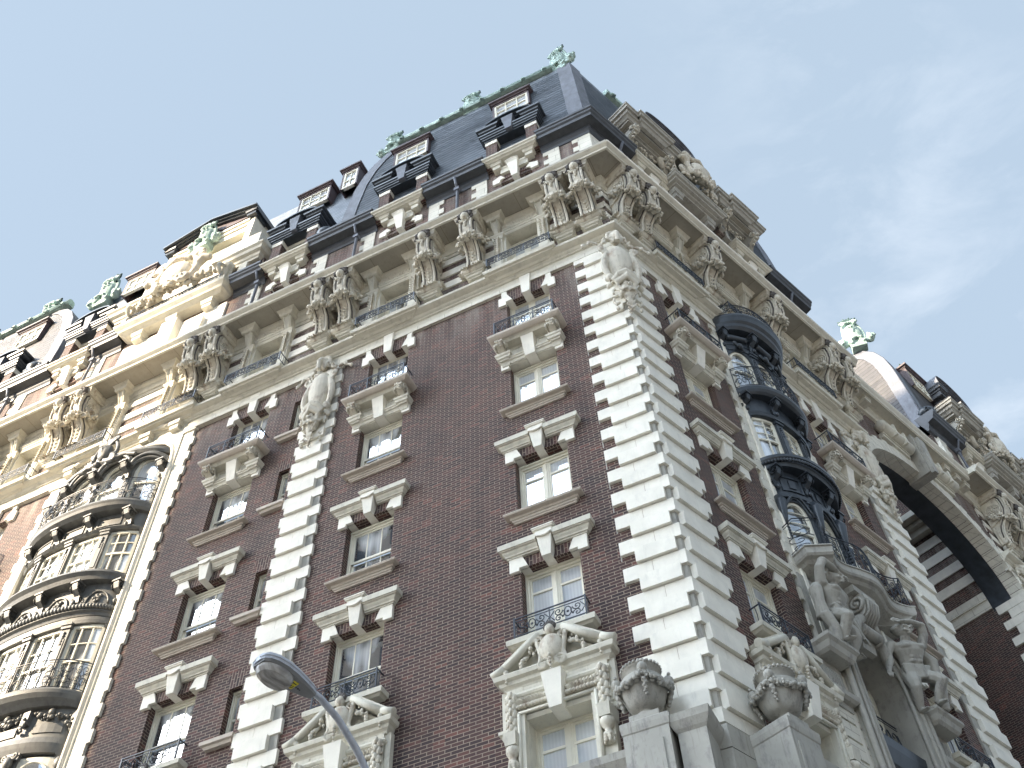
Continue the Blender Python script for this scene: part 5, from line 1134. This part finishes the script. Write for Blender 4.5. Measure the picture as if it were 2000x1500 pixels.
def build_left_bay():
    O = Oriel(FL, MID, 2.28, .42, -.5, 2.4); m = FB(FL).mat('bay_metal'); fr = FB(FL).mat('frame'); gl = FB(FL).mat('glass_curtain'); r = FB(FL).mat('iron')
    T4 = [-.97, -.52, 0., .52, .97]
    # top storey: arched heads with rope mouldings
    storey(O, m, fr, gl, 22.45, 24.55, T4, True, (1, 0))
    for a, b in zip(T4, T4[1:]):
        for k, ee in ((0, .10), (.12, .16), (.22, .10)): m.tube([O.pt(a+(b-a)*i/12, ee, 24.0+k+(.62 if abs(a+b) < .9 else .45)*math.sqrt(max(0, 1-(i/6-1)**2))) for i in range(13)], .06, 6)
    for t in (-.94, -.5, 0, .5, .94): O.console(m, t, 24.15, .55, .42, .13)
    O.ring(m, [(-.2, 24.7), (.12, 24.72), (.20, 24.82), (.2, 24.92), (-.2, 24.95)])
    # floor with railing, panelled frieze and consoles
    O.ring(m, [(-.3, 22.0), (.30, 22.04), (.42, 22.12), (.46, 22.2), (.50, 22.26), (.48, 22.34), (-.3, 22.36)]); O.rail(r, 22.38, 23.25, .42, 12)
    O.ring(m, [(-.2, 21.45), (.06, 21.45), (.06, 22.05), (-.2, 22.05)]); O.ring(m, [(-.2, 21.36), (.08, 21.38), (.16, 21.44), (.12, 21.5), (-.2, 21.5)])
    for t in (-.78, -.26, .26, .78): O.console(m, t, 22.02, .52, .36, .12)
    for a, b in ((-.68, -.36), (-.16, .16), (.36, .68)):
        O.patch(m, a, b, 21.58, 21.62, .06, .09, 5); O.patch(m, a, b, 21.88, 21.92, .06, .09, 5); O.patch(m, a, a+.02, 21.58, 21.92, .06, .09, 1); O.patch(m, b-.02, b, 21.58, 21.92, .06, .09, 1)
    storey(O, m, fr, gl, 19.75, 21.35, T4, False, (3, 1))
    O.ring(m, [(-.2, 19.3), (.30, 19.32), (.36, 19.42), (.46, 19.5), (.44, 19.58), (-.2, 19.72)])
    O.ring(m, [(-.2, 18.5), (.04, 18.5), (.04, 19.35), (-.2, 19.35)])
    for t in T4: O.console(m, t*.97, 19.3, .6, .34, .12)
    for a, b in zip(T4, T4[1:]):
        m.tube([O.pt((a+b)/2+(b-a)*.27*cos(pi*i/12), .06, 18.62+.42*sin(pi*i/12)) for i in range(13)], .03, 5)
        q = random.Random(3)
        for i in range(10): x, o, z = O.pt((a+b)/2+q.uniform(-.08, .08)*(b-a), .06, 18.72+q.uniform(-.05, .2)); m.ball((x, o, z), .05, 6, 4)
    for k in range(64):   # bead moulding
        t = sin(pi/2*(-.98+1.96*k/63)); x, o, z = O.pt(t, .24, 18.42); m.ball((x, o, z), (.06, .06, .085), 6, 4)
    O.ring(m, [(-.2, 18.16), (.10, 18.18), (.14, 18.26), (.22, 18.30), (.2, 18.5), (-.2, 18.52)]); O.ring(m, [(-.2, 17.95), (.06, 17.97), (.09, 18.06), (.09, 18.16), (-.2, 18.16)])
    storey(O, m, fr, gl, 15.85, 17.95, T4, False, (3, 1))
    O.ring(m, [(-.3, 15.35), (.20, 15.38), (.30, 15.46), (.40, 15.52), (.48, 15.62), (.50, 15.70), (.46, 15.76), (-.3, 15.80)]); O.rail(r, 15.80, 16.6, .40, 12)
    O.ring(m, [(-.2, 14.55), (.04, 14.55), (.04, 15.38), (-.2, 15.38)])
    for a, b in zip(T4, T4[1:]):
        P_ = [O.pt(a+(b-a)*(.15+.7*i/8), .08, 15.22-.12*sin(pi*i/8)) for i in range(9)]; m.berries(P_, .07, 5, .6, .5)
        O.patch(m, a+(b-a)*.2, b-(b-a)*.2, 14.72, 14.96, .04, .07, 4)
        m.ball(O.pt((a+b)/2, .10, 15.25), (.09, .07, .10), 8, 5)
    for t in T4: x, o, z = O.pt(t*.97, .05, 15.3); m.box(x-.10, x+.10, o-.1, o+.1, 14.95, 15.3); m.berries([(x, o+.1, 15.0), (x, o+.08, 14.8)], .08, 8, .6, .5)
    O.ring(m, [(-.2, 14.15), (.10, 14.18), (.16, 14.3), (.20, 14.4), (.16, 14.55), (-.2, 14.56)])
    for t in T4: pilaster(O, m, max(-.975, min(.975, t)), 12.9, 14.2, .05, .05)
    for t in T4: x, o, z = O.pt(t*.97, .14, 13.95); m.ball((x, o, z), (.12, .10, .16), 10, 6); m.scroll((x-.15, 14.1), .09, y=o, w=.035, sgn=-1, a0=0); m.scroll((x+.15, 14.1), .09, y=o, w=.035, sgn=1, a0=pi)
    for a, b in zip(T4, T4[1:]):   # oval lights in pale frames
        fr = FB(FL).mat('frame'); gl = FB(FL); O.patch(fr, a+.05, b-.05, 13.0, 14.1, -.03, .0, 6); gl.mat('glass_full'); c_ = (a+b)/2
        gl.add([O.pt(c_+(b-a)*.33*cos(2*pi*i/24), .012, 13.55+.42*sin(2*pi*i/24)) for i in range(24)], [tuple(range(24))]); fr.tube([O.pt(c_+(b-a)*.33*cos(2*pi*i/24), .02, 13.55+.42*sin(2*pi*i/24)) for i in range(24)], .03, 5, closed=True); w_ = fr.done('oval_window'); p_ = gl.done('pane', w_, False); p_.matrix_basis = Matrix.Identity(4)
    O.ring(m, [(-.2, 12.7), (.16, 12.72), (.18, 12.84), (-.2, 12.92)])
    storey(O, m, fr, gl, 10.3, 12.6, T4, False, (3, 1)); O.ring(m, [(-.3, 9.6), (.3, 9.7), (.4, 10.0), (-.3, 10.2)]); O.ring(m, [(-.2, -1.6), (.02, -1.6), (.02, 9.7), (-.2, 9.7)])
    m.done('round_bay')
    # crest with a shield over the middle of the bay
    k = MB().mat('bay_metal'); k.ball((0, .1, .45), (.28, .2, .36), 12, 8); face(k, (0, .26, .5), .5)
    for q in (-1, 1):
        k.tube([(q*(.2+.25*sin(pi*t/8)), .08, 1.05-.16*t) for t in range(9)], .07, 7); k.scroll((q*.25, 1.0), .14, w=.05, turns=1.4, sgn=q, a0=0 if q > 0 else pi, y=.12, n=6)
        k.tube([(q*.1, .1, 0), (q*.5, .1, -.12), (q*.9, .05, .0), (q*1.3, 0, -.15)], [.12, .10, .09, .07], 7)
        for j in range(5): lobe(k, (q*.35, .12, -.05), (q*cos(j*.5-.6), .2, sin(j*.5-.6)), .3, .07)
    for j in range(7): a = pi*j/6; lobe(k, (.10*cos(a), .1, .85), (cos(a), .2, sin(a)+.3), .3, .07)
    put('bay_crest', organic(k, 'bay_crest', .03, 1), FL.M(MID, .50, 24.75))
    # the stone recess round it: straight sides and a rounded, slightly arched head
    m = FB(FL); m.mat('stone'); a, b_ = 14.78, m_(14.78); A = [(a, 24.3), (a+.06, 24.72), (a+.22, 25.08), (a+.5, 25.36), (a+.95, 25.56), (a+1.5, 25.68), (MID, 25.76)]; A = A+[(m_(x), z) for x, z in A[::-1][1:]]
    for p, q in zip(A, A[1:]): m.poly([p, q, (q[0], 25.9), (p[0], 25.9)], -.9, -.02)
    m.mat('quoin_stone'); m.tube([(x, .0, z) for x, z in [(a, 10)]+A+[(b_, 10)]], .07, 6)
    m.mat('trim'); m.tube([(x, .14, 25.98+.30*math.sqrt(max(0, 1-((x-MID)/1.9)**2))) for x in [MID-1.88+3.76*i/16 for i in range(17)]], .10, 8)
    for x in (15.0, 16.15, 18.05, 19.2): m.t(x-.16, x+.16, -.1, .18, [(25.72, .0), (25.9, 0), (25.92, .05), (26.08, .06)])
    m.mat('brick'); m.b(14.5, 19.7, -1.0, -.9, GROUND, 26); m.done('bay_recess')
    stepped_strip(FL, 14.78, -1, GROUND, 25.9, -.05, .50, .60); stepped_strip(FL, m_(14.78), 1, GROUND, 25.9, -.05, .50, .60)
    m = FB(FL).mat('stone'); m.b(14.2, 20.0, -.1, .0, 25.5, 25.8); m.done('frieze_panel')
build_left_bay()
def build_right_bay():
    O = Oriel(FR, 5.72, 1.46, .34, -.5, 2.3); m = FB(FR).mat('dark_metal'); fr = FB(FR).mat('frame'); gl = FB(FR).mat('glass_curtain'); r = FB(FR).mat('iron')
    T3 = [-.95, -.34, .34, .95]
    O.ring(m, [(-.3, 25.35), (.34, 25.38), (.44, 25.48), (.46, 25.6), (.54, 25.68), (.58, 25.82), (.62, 25.92), (.60, 26.02), (-.3, 26.06)]); O.rail(r, 26.06, 26.55, .52, 9, .010)
    O.ring(m, [(-.3, 24.8), (.08, 24.8), (.08, 25.4), (-.3, 25.4)])
    for t in (-.92, -.34, .34, .92): O.console(m, t, 25.36, .62, .40, .11)
    for a, b in zip(T3, T3[1:]): m.tube([O.pt(a+(b-a)*(.2+.6*i/6), .14, 25.1-.05*sin(pi*i/6)) for i in range(7)], .10, 7)
    storey(O, m, fr, gl, 22.7, 24.55, T3, True, (1, 1)); O.ring(m, [(-.2, 24.55), (.06, 24.55), (.06, 24.85), (-.2, 24.85)])
    for a, b in zip(T3, T3[1:]): x, o, z = O.pt((a+b)/2, .12, 24.7); m.ball((x, o, z), (.13, .1, .12), 8, 5); m.scroll((x-.2, 24.68), .1, y=o, w=.04, sgn=-1); m.scroll((x+.2, 24.68), .1, y=o, w=.04, sgn=1, a0=pi)
    O.ring(m, [(-.3, 22.22), (.26, 22.24), (.34, 22.3), (.40, 22.38), (.42, 22.48), (.40, 22.54), (-.3, 22.58)]); O.rail(r, 22.58, 23.45, .36, 10)
    O.ring(m, [(-.2, 21.55), (.04, 21.55), (.04, 22.3), (-.2, 22.3)]); O.ring(m, [(-.2, 21.42), (.10, 21.44), (.14, 21.52), (.10, 21.6), (-.2, 21.6)])
    for t in (-.9, -.36, .36, .9): O.console(m, t, 22.22, .5, .34, .10)
    storey(O, m, fr, gl, 19.75, 21.42, T3, False, (2, 2), True)
    O.ring(m, [(-.3, 19.2), (.30, 19.22), (.36, 19.32), (.36, 19.42), (.46, 19.48), (.46, 19.58), (-.3, 19.72)])
    for k in range(54): t = sin(pi/2*(-.98+1.96*k/53)); m.ball(O.pt(t, .44, 19.36), (.045, .045, .06), 6, 4)
    O.ring(m, [(-.2, 18.3), (.04, 18.3), (.04, 19.25), (-.2, 19.25)]); O.ring(m, [(-.2, 18.2), (.12, 18.22), (.14, 18.32), (-.2, 18.36)])
    for t in (-.86, -.3, .3, .86): O.console(m, t, 19.2, .62, .34, .11)
    for a, b in ((-.78, -.4), (-.2, .2), (.4, .78)):
        O.patch(m, a, b, 18.48, 18.52, .04, .08, 3); O.patch(m, a, b, 18.96, 19.0, .04, .08, 3); O.patch(m, a, a+.03, 18.48, 19.0, .04, .08, 1); O.patch(m, b-.03, b, 18.48, 19.0, .04, .08, 1); O.patch(m, (a+b)/2-.06, (a+b)/2+.06, 18.6, 18.88, .04, .07, 2)
    for t in (-.9, -.32, .32, .9):   # tapering terms between the arched lights
        x, o, z = O.pt(t, .06, 17.8); m.tube([(x, o+.04, 18.2), (x, o+.10, 18.0), (x, o+.06, 17.45), (x, o+.03, 17.25)], [.10, .14, .07, .05], 8)
        for k in range(4): m.ball((x, o+.05, 17.15-.09*k), .055, 6, 4)
    storey(O, m, fr, gl, 16.2, 18.15, T3, True, (1, 2))
    for a, b in zip(T3, T3[1:]):
        for ee in (.04, .10): m.tube([O.pt(a+(b-a)*(.08+.84*i/12), ee, 17.55+.02+.62*sin(pi*i/12)+ee) for i in range(13)], .035, 5)
    O.ring(m, [(-.2, 15.9), (.06, 15.9), (.06, 16.3), (-.2, 16.3)])
    m.done('round_bay')
    # white stone recess sides and back
    stepped_strip(FR, 4.42, -1, 9.5, 25.6, -.03, .30, .44); stepped_strip(FR, 7.18, 1, 9.5, 25.6, -.03, .30, .44)
    m = FB(FR).mat('old_stone'); m.b(4.0, 7.6, -1.0, -.9, 9, 26); m.mat('stone'); m.b(4.1, 7.5, -.9, -.02, 25.3, 25.8)
    for q, s_ in ((1, 4.35), (-1, 7.25)): m.cyl((FR.sg*s_, .02, 25.2), (FR.sg*(s_+q*.5), .12, 25.35), .12, .05, 8)
    m.done('bay_recess')
build_right_bay()
# ---------------------------------------------------------------- serpentine balcony, bearers and portal arch
def portal():
    c, cb, T = 5.9, 6.15, 16.15
    half = [(1.93, -.1), (2.01, .36), (1.58, .77), (1.42, .665), (1.10, .57), (.80, .59), (.40, .72), (0, .79)]
    P = [(cb-x, o) for x, o in half]+[(cb+x, o) for x, o in half[::-1][1:]]
    Q = P[:2]      # the ears keep their sharp corners, the middle is a flowing curve
    for i in range(2, len(P)-3):
        for k in range(4):
            t = k/4; p0, p1, p2, p3 = P[max(2, i-1)], P[i], P[i+1], P[min(len(P)-3, i+2)]
            Q.append(tuple(.5*((2*p1[j])+(-p0[j]+p2[j])*t+(2*p0[j]-5*p1[j]+4*p2[j]-p3[j])*t*t+(-p0[j]+3*p1[j]-3*p2[j]+p3[j])*t**3) for j in (0, 1)))
    Q += P[-3:]
    m = FB(FR).mat('old_stone')
    def ringq(e, z): return [(FR.sg*(cb+(s_-cb)*(1+e/1.9)), max(o+e, -.1) if o > 0 else o, z) for s_, o in Q]
    m.loft([ringq(-1.2, T-.62), ringq(-.5, T-.50), ringq(-.16, T-.36), ringq(-.10, T-.30), ringq(-.03, T-.27), ringq(.0, T-.22), ringq(.0, T-.05), ringq(.03, T-.04), ringq(.02, T)])
    m.done('serpentine_balcony')
    r = FB(FR).mat('iron'); 
    for z, w_ in ((T+.92, .02), (T+.84, .01), (T+.05, .012)): r.tube([(FR.sg*s_, max(o-.08, -.08), z) for s_, o in Q], w_, 4)
    for i in range(0, len(Q), 3): s_, o = Q[i]; r.tube([(FR.sg*s_, max(o-.08, -.08), T), (FR.sg*s_, max(o-.08, -.08), T+.92)], .013, 4)
    for i in range(0, len(Q)-3, 3):
        a, b = Q[i], Q[i+3]
        def P_(u, v): return (FR.sg*(a[0]+(b[0]-a[0])*u), max(a[1]+(b[1]-a[1])*u-.08, -.07), T+.06+.8*v)
        for c_, sg_, a0 in (((.5, .78), 1, pi), ((.5, .22), -1, 0), ((.42, .5), 1, 0)): r.tube([P_(c_[0]+.38*(1-.85*k/13)*cos(a0+sg_*2*pi*1.3*k/13), c_[1]+.19*(1-.85*k/13)*sin(a0+sg_*2*pi*1.3*k/13)) for k in range(14)], .011, 4)
    r.done('balcony_railing')
    # console in the middle with reeded scroll
    m = FB(FR).mat('old_stone'); x = FR.sg*c
    m.box(x-.42, x+.42, -.1, .50, T-.62, T-.45); m.pyz([(0, T-.6), (.50, T-.6), (.56, T-.8), (.50, T-1.1), (.22, T-1.35), (.14, T-1.9), (0, T-1.9)], x-.24, x+.24)
    for q in (-1, 1): m.volute((.34, T-.86), .24, x+q*.26, x+q*.28, 1.8, .045); m.volute((.22, T-1.55), .15, x+q*.26, x+q*.28, 1.6, .035, -1)
    for k in range(5): xx = x-.18+.09*k; m.tube([(xx, .54, T-.64), (xx, .60, T-.84), (xx, .54, T-1.1), (xx, .28, T-1.34)], .035, 5)
    m.cyl((x-.34, .28, T-1.52), (x+.34, .28, T-1.52), .13, .13, 10)
    m.done('portal_console')
    # the arch of the tall window below: swept hood, deep reveal, banded piers
    m = FB(FR).mat('old_stone'); hw, zs = .98, 13.6; n = 20
    A = [(c-hw, 4.0)]+[(c-hw*cos(pi*i/n), zs+1.0*sin(pi*i/n)) for i in range(n+1)]+[(c+hw, 4.0)]
    B = [(c-hw-.42, 4.0)]+[(c-(hw+.42)*cos(pi*i/n), zs+1.45*sin(pi*i/n)) for i in range(n+1)]+[(c+hw+.42, 4.0)]
    for i in range(len(A)-1): m.poly([A[i], A[i+1], B[i+1], B[i]], -.9, .16)
    for pts, rr, oo in ((B, .07, .16), (A, .05, .14), ([((a[0]+b[0])/2, (a[1]+b[1])/2) for a, b in zip(A, B)], .045, .18)): m.tube([(FR.sg*a, oo, z) for a, z in pts], rr, 6)
    for q in (-1, 1): m.tube([(FR.sg*(c+q*(.2+.06*k)), .30-.02*k, 14.95-.05*k-.03*k*k*.3) for k in range(8)], .12, 8)
    m.b(4.1, 7.5, -.5, -.06, 9.5, 16.0) if False else None
    for q in (-1, 1):
        for k in range(22): z = 4.2+.42*k; a = sorted((c+q*1.38, c+q*(2.28 if k % 2 else 2.12))); m.mat('stone'); m.b(a[0], a[1], -.12, .02, z, z+.36) if z < 12.9 else None
        m.mat('old_stone'); x = c+q*1.86; m.b(x-.32, x+.32, -.1, .05, 12.0, 13.3); m.t(x-.34, x+.34, -.1, .14, [(12.15, 0), (12.2, .06), (12.3, .08), (12.34, .02)])
        for k in range(6): m.b(x-.2+.07*k, x-.17+.07*k, .05, .08, 12.5, 12.85)
        m.t(x-.36, x+.36, -.1, .34, [(13.02, 0), (13.08, .06), (13.2, .10), (13.26, .16), (13.34, .16)])
        m.b(*sorted((c+q*.98, c+q*1.8)), -.12, .0, 13.3, 15.6)
    m.done('portal_arch')
    fr = FB(FR).mat('frame'); gl = FB(FR).mat('glass_dark')
    for q in (-1, 0, 1): fr.b(c+q*.9-.05, c+q*.9+.05, -.75, -.6, 11.5, 14.3)
    fr.b(c-.98, c+.98, -.76, -.62, 13.15, 13.35); fr.tube([(FR.sg*(c+.9*cos(pi*i/16)), -.66, 13.5+.95*sin(pi*i/16)) for i in range(17)], .07, 6); fr.tube([(FR.sg*(c+.45*cos(pi*i/16)), -.66, 13.5+.5*sin(pi*i/16)) for i in range(17)], .035, 6)
    gl.b(c-1, c+1, -.72, -.70, 4, 14.7); g_ = fr.done('portal_window'); o_ = gl.done('pane', g_); o_.matrix_basis = Matrix.Identity(4)
    r = FB(FR); x = X(FR, c-.9, c+.9); r.mat('iron'); rail_panel(r, x[0], x[0]+.9, -.35, 12.2, 13.0, .014); rail_panel(r, x[0]+.9, x[1], -.35, 12.2, 13.0, .014); r.done('portal_railing')
    m = FB(FR).mat('dark_metal'); m.t(c-.95, c+.95, -.6, -.25, [(11.3, 0), (11.4, .05), (11.5, .05), (11.6, .12), (11.75, .16), (11.9, .20), (12.1, .22), (12.15, .15)]); m.b(c-.95, c+.95, -.6, -.5, 4, 11.3)
    for q in (-1, 1): m.b(c+q*.6-.15, c+q*.6+.15, -.5, -.3, 10.6, 11.3)
    m.done('portal_transom')
    a1 = atlas('atlas_figure'); a2 = atlas('atlas_figure', -1)
    put('atlas_figure', a2, FR.M(4.30, .06, 13.60, 0) @ Matrix.Rotation(R(10), 4, 'Z') @ Matrix.Rotation(R(-7), 4, 'X') @ Matrix.Diagonal((1.2, 1.2, .80, 1)), label='carved stone bearer with one arm bent over his head')
    put('atlas_figure', a1, FR.M(7.36, .08, 13.60, 0) @ Matrix.Rotation(R(-22), 4, 'Z') @ Matrix.Rotation(R(-12), 4, 'X') @ Matrix.Rotation(R(8), 4, 'Y') @ Matrix.Diagonal((1.2, 1.2, .80, 1)), label='carved stone bearer turned away under the balcony')
portal()
# ---------------------------------------------------------------- pedestals and parapet by the street corner
def pedestals():
    m = FB(FL).mat('old_stone'); 
    def ped(F, s, o, top, hw=.42, q=m): pass
    for F, s in ((FL, 1.08), (FR, .92)):
        m = FB(F).mat('old_stone')
        m.t(s-.38, s+.38, -.1, .78, [(6.0, .0), (9.60, .0), (9.62, .015), (9.72, .03), (9.80, .03), (9.83, .0)]); m.t(s-.25, s+.25, .22, .76, [(9.83, 0), (9.94, 0)])
        m.b(s-.26, s+.26, .78, .80, 8.4, 9.4)
        if F is FL:
            m.t(.16, .62, -.1, .66, [(6, 0), (9.45, 0), (9.5, .04), (9.62, .10), (9.74, .12), (9.78, .06)])
            m.t(1.5, 4.1, -.1, .62, [(9.15, .0), (9.2, .03), (9.3, .10), (9.42, .12), (9.46, .06)]); m.b(1.5, 4.1, -.1, .5, 8.7, 9.15); m.mat('old_stone')
            for k in range(9): m.lathe((1.75+.27*k, .35, 7.9), [(.10, 0), (.10, .08), (.05, .14), (.11, .4), (.05, .62), (.10, .72), (.10, .8)], 10)
        else:
            m.t(1.4, 3.9, -.1, .62, [(9.15, .0), (9.2, .03), (9.3, .10), (9.42, .12), (9.46, .06)]); m.b(1.4, 3.9, -.1, .5, 8.7, 9.15)
        m.done('pedestal')
    for F in (FL, FR):
        m = FB(F).mat('old_stone'); 
        for k in range(26): z = -1.6+.44*k; m.prism([(F.sg*-KM*.05, .05, z), (F.sg*1.5, .05, z), (F.sg*1.5, -.2, z), (F.sg*KM*.2, -.2, z)], [(F.sg*-KM*.05, .05, z+.42), (F.sg*1.5, .05, z+.42), (F.sg*1.5, -.2, z+.42), (F.sg*KM*.2, -.2, z+.42)]) if z < 9.7 else None
        m.done('corner_plinth')
pedestals()
def place_urn(F, s, o, z, label):
    e = bpy.data.objects.new('urn', None); COL.objects.link(e); e.matrix_world = F.M(s, o, z); e.empty_display_size = .3
    e['label'] = label; e['category'] = 'urn'; e['group'] = 'stone urns by the street corner'
    for n_, me in (('urn_body', UB), ('garland', UG)): o_ = bpy.data.objects.new(n_, me); COL.objects.link(o_); o_.parent = e
place_urn(FL, 1.08, .54, 9.94, 'left carved stone urn, weathered, on the pedestal beside the pedimented casement window')
place_urn(FR, .92, .54, 9.94, 'right carved stone urn, weathered, on the taller pedestal nearer the portal with the statues')
# ---------------------------------------------------------------- street lamp
def lamp():
    a = Vector((-2.607, 7.976, 6.6+EYE)); b = Vector((-2.162, 8.545, 6.6+EYE)); d = (a-b).normalized(); sd = Vector((0, 0, 1)).cross(d)
    e = bpy.data.objects.new('street_lamp', None); COL.objects.link(e); base = b-d*2.3; e.location = (base.x, base.y, .15)
    e['label'] = 'grey cobra head street lamp on a curved arm with a yellow number sticker'; e['category'] = 'street lamp'
    EM = Matrix.Translation(e.location).inverted()
    M = Matrix(((d.x, sd.x, 0, b.x), (d.y, sd.y, 0, b.y), (d.z, sd.z, 1, b.z), (0, 0, 0, 1)))      # x along the head to its tip
    def pt(n_, me, M_, par=e, inv=EM): o_ = bpy.data.objects.new(n_, me); COL.objects.link(o_); o_.parent = par; o_.matrix_parent_inverse = inv; o_.matrix_basis = M_; return o_
    prof = [(0, .05, .05), (.06, .075, .07), (.18, .11, .085), (.32, .145, .10), (.46, .165, .105), (.58, .16, .10), (.66, .135, .085), (.71, .09, .05), (.725, .03, .02)]
    h = MB().mat('lamp_grey'); h.loft([[(x, w_*1.0*cos(t), .0+hh*sin(t)*1.0) for t in [pi*i/12 for i in range(13)]]+[(x, -w_*.97, -.035), (x, w_*.97, -.035)] for x, w_, hh in prof])
    for q in (-1, 1): h.tube([(x, q*w_*1.01, 0) for x, w_, hh in prof], .008, 5)
    h.box(.55, .60, -.17, -.155, -.04, .04)
    hd = pt('lamp_head', h.build('lamp_head'), M)
    u = MB().mat('lamp_under'); u.loft([[(x, w_*.95, -.034), (x, -w_*.95, -.034), (x, -w_*.80, -.06), (x, w_*.80, -.06)] for x, w_, hh in prof[:-1]]); u.mat('black')
    for k, (x, r) in enumerate(((.215, .008), (.19, .012), (.165, .008))): u.ball((x, -.01, -.062), (r, r, .004), 6, 4)
    pt('lamp_underside', u.build('lamp_underside'), M)
    l = MB().mat('lens'); l.loft([[(.50+(.205*k)*cos(t)*(1.0 if abs(cos(t)) < .99 else 1), .132*k*math.copysign(abs(sin(t))**.7, sin(t)), z) for t in [2*pi*i/28 for i in range(28)]] for k, z in ((1, -.05), (.98, -.09), (.88, -.135), (.62, -.175), (.3, -.185), (.02, -.186))])
    pt('lens', l.build('lens', angle=60), M)
    s_ = MB().mat('yellow'); s_.box(.235, .305, -.06, .06, -.0645, -.061); s_.mat('black'); st = pt('number_sticker', s_.build('number_sticker', False), M)
    # the digits 15, read from below with the tip of the head up
    t_ = MB().mat('black'); z0, z1 = -.0665, -.0645
    def bar(x0, x1, y0, y1): t_.box(x0, x1, y0, y1, z0, z1)
    D_ = -1
    bar(.245, .295, .026, .036); t_.box(.283, .292, .036, .044, z0, z1)
    bar(.287, .295, -.046, -.006); bar(.270, .295, -.014, -.006); bar(.266, .274, -.040, -.006); bar(.249, .270, -.048, -.040); bar(.245, .253, -.042, -.006)
    pt('number', t_.build('number', False), M, st, M.inverted())
    p = MB().mat('lamp_grey'); P = [(.03, 0, .0), (-.10, 0, -.02), (-.35, 0, -.12), (-.65, 0, -.34), (-1.0, 0, -.72), (-1.4, 0, -1.3), (-1.9, 0, -2.1), (-2.28, 0, -2.7)]
    p.tube(P, [.034, .036, .037, .038, .04, .042, .045, .05], 12); pt('arm', p.build('arm'), M)
    p = MB().mat('lamp_grey'); p.lathe((0, 0, 0), [(.16, 0), (.16, .35), (.12, .45), (.11, 1), (.085, 6.2), (.09, 6.25), (.03, 6.3)], 16); o_ = bpy.data.objects.new('pole', p.build('pole')); COL.objects.link(o_); o_.parent = e
lamp()
# ---------------------------------------------------------------- ground, road, pavement; the tower whose shadow falls on the corner
def plain(name, m, kind='structure', **kw):
    o = bpy.data.objects.new(name, m.build(name, False)); COL.objects.link(o); o['kind'] = kind
    for k, v in kw.items(): o[k] = v
    return o
m = MB().mat('asphalt'); m.box(-900, 900, -900, 900, -.6, -.15); plain('ground', m)
def pave(name, F, s0, s1, o0, o1, z0, z1, mat, zb=None):
    m = FB(F).mat(mat); m.b(s0, s1, o0, o1, z0, z1); me = m.build(name, False); o = bpy.data.objects.new(name, me); COL.objects.link(o); M = F.M(); M.translation.z = 0; o.matrix_world = M; o['kind'] = 'structure'; return o
pave('pavement', FL, -7, 60, -1, 5.2, -.15, 0, 'concrete'); pave('pavement', FR, -7, 60, -1, 3.8, -.15, .004, 'concrete')
pave('kerb', FL, -7, 60, 5.2, 5.4, -.15, .008, 'kerb_stone'); pave('kerb', FR, -7, 60, 3.8, 4.0, -.15, .012, 'kerb_stone')
pave('pavement', FL, -60, 90, 30, 36, -.15, 0, 'concrete')
pave('road_line', FL, -40, 90, 17.4, 17.55, -.15, -.146, 'road_paint')
SH = Vector((sin(R(SUN_AZ)), cos(R(SUN_AZ)), 0)); SP = Vector((cos(R(SUN_AZ)), -sin(R(SUN_AZ)), 0))
# across-sun coordinate of the shadow edge on the left front
edge = (CORNER+DL*14.35).dot(SP)
def tower(name, near, p0, p1, deep, top, label):
    """a building given in sun coordinates: near = distance towards the sun"""
    m = MB().mat('tower_wall'); q = lambda u, v: (SH*u+SP*v)
    def blk(u0, u1, v0, v1, z0, z1): m.prism([(*q(u0, v0).xy, z0), (*q(u1, v0).xy, z0), (*q(u1, v1).xy, z0), (*q(u0, v1).xy, z0)], [(*q(u0, v0).xy, z1), (*q(u1, v0).xy, z1), (*q(u1, v1).xy, z1), (*q(u0, v1).xy, z1)])
    blk(near, near+deep, p0, p1, -.15, top); blk(near-.4, near+deep+.4, p0-.4, p1, top-1.2, top-.4)
    m.mat('tower_glass'); z = 4
    while z < top-4:
        v = p0+1.6
        while v < p1-2: blk(near-.05, near, v, v+1.5, z, z+1.9); v += 3.1
        z += 3.4
    o = bpy.data.objects.new(name, m.build(name, False)); COL.objects.link(o); o['label'] = label; o['category'] = 'building'
TU = 45.0
tower('tower_block', TU, edge-34, edge, 22, 0.51*(TU+9)+46.5+EYE, 'tall plain brick tower across the avenue that keeps the street corner in shade')
# terrace row across the side street
m = FB(FR).mat('tower_wall'); m.b(-3, 60, 22, 34, -1.7, 17); m.mat('tower_glass')
for k in range(18):
    for j in range(4): m.b(-1+3.2*k, .4+3.2*k, 21.95, 22, 1.5+3.8*j, 3.6+3.8*j)
o_ = bpy.data.objects.new('terrace_row', m.build('terrace_row', False)); COL.objects.link(o_); o_.matrix_world = FR.M(); o_['label'] = 'low terrace of stone fronted houses across the side street'; o_['category'] = 'building'
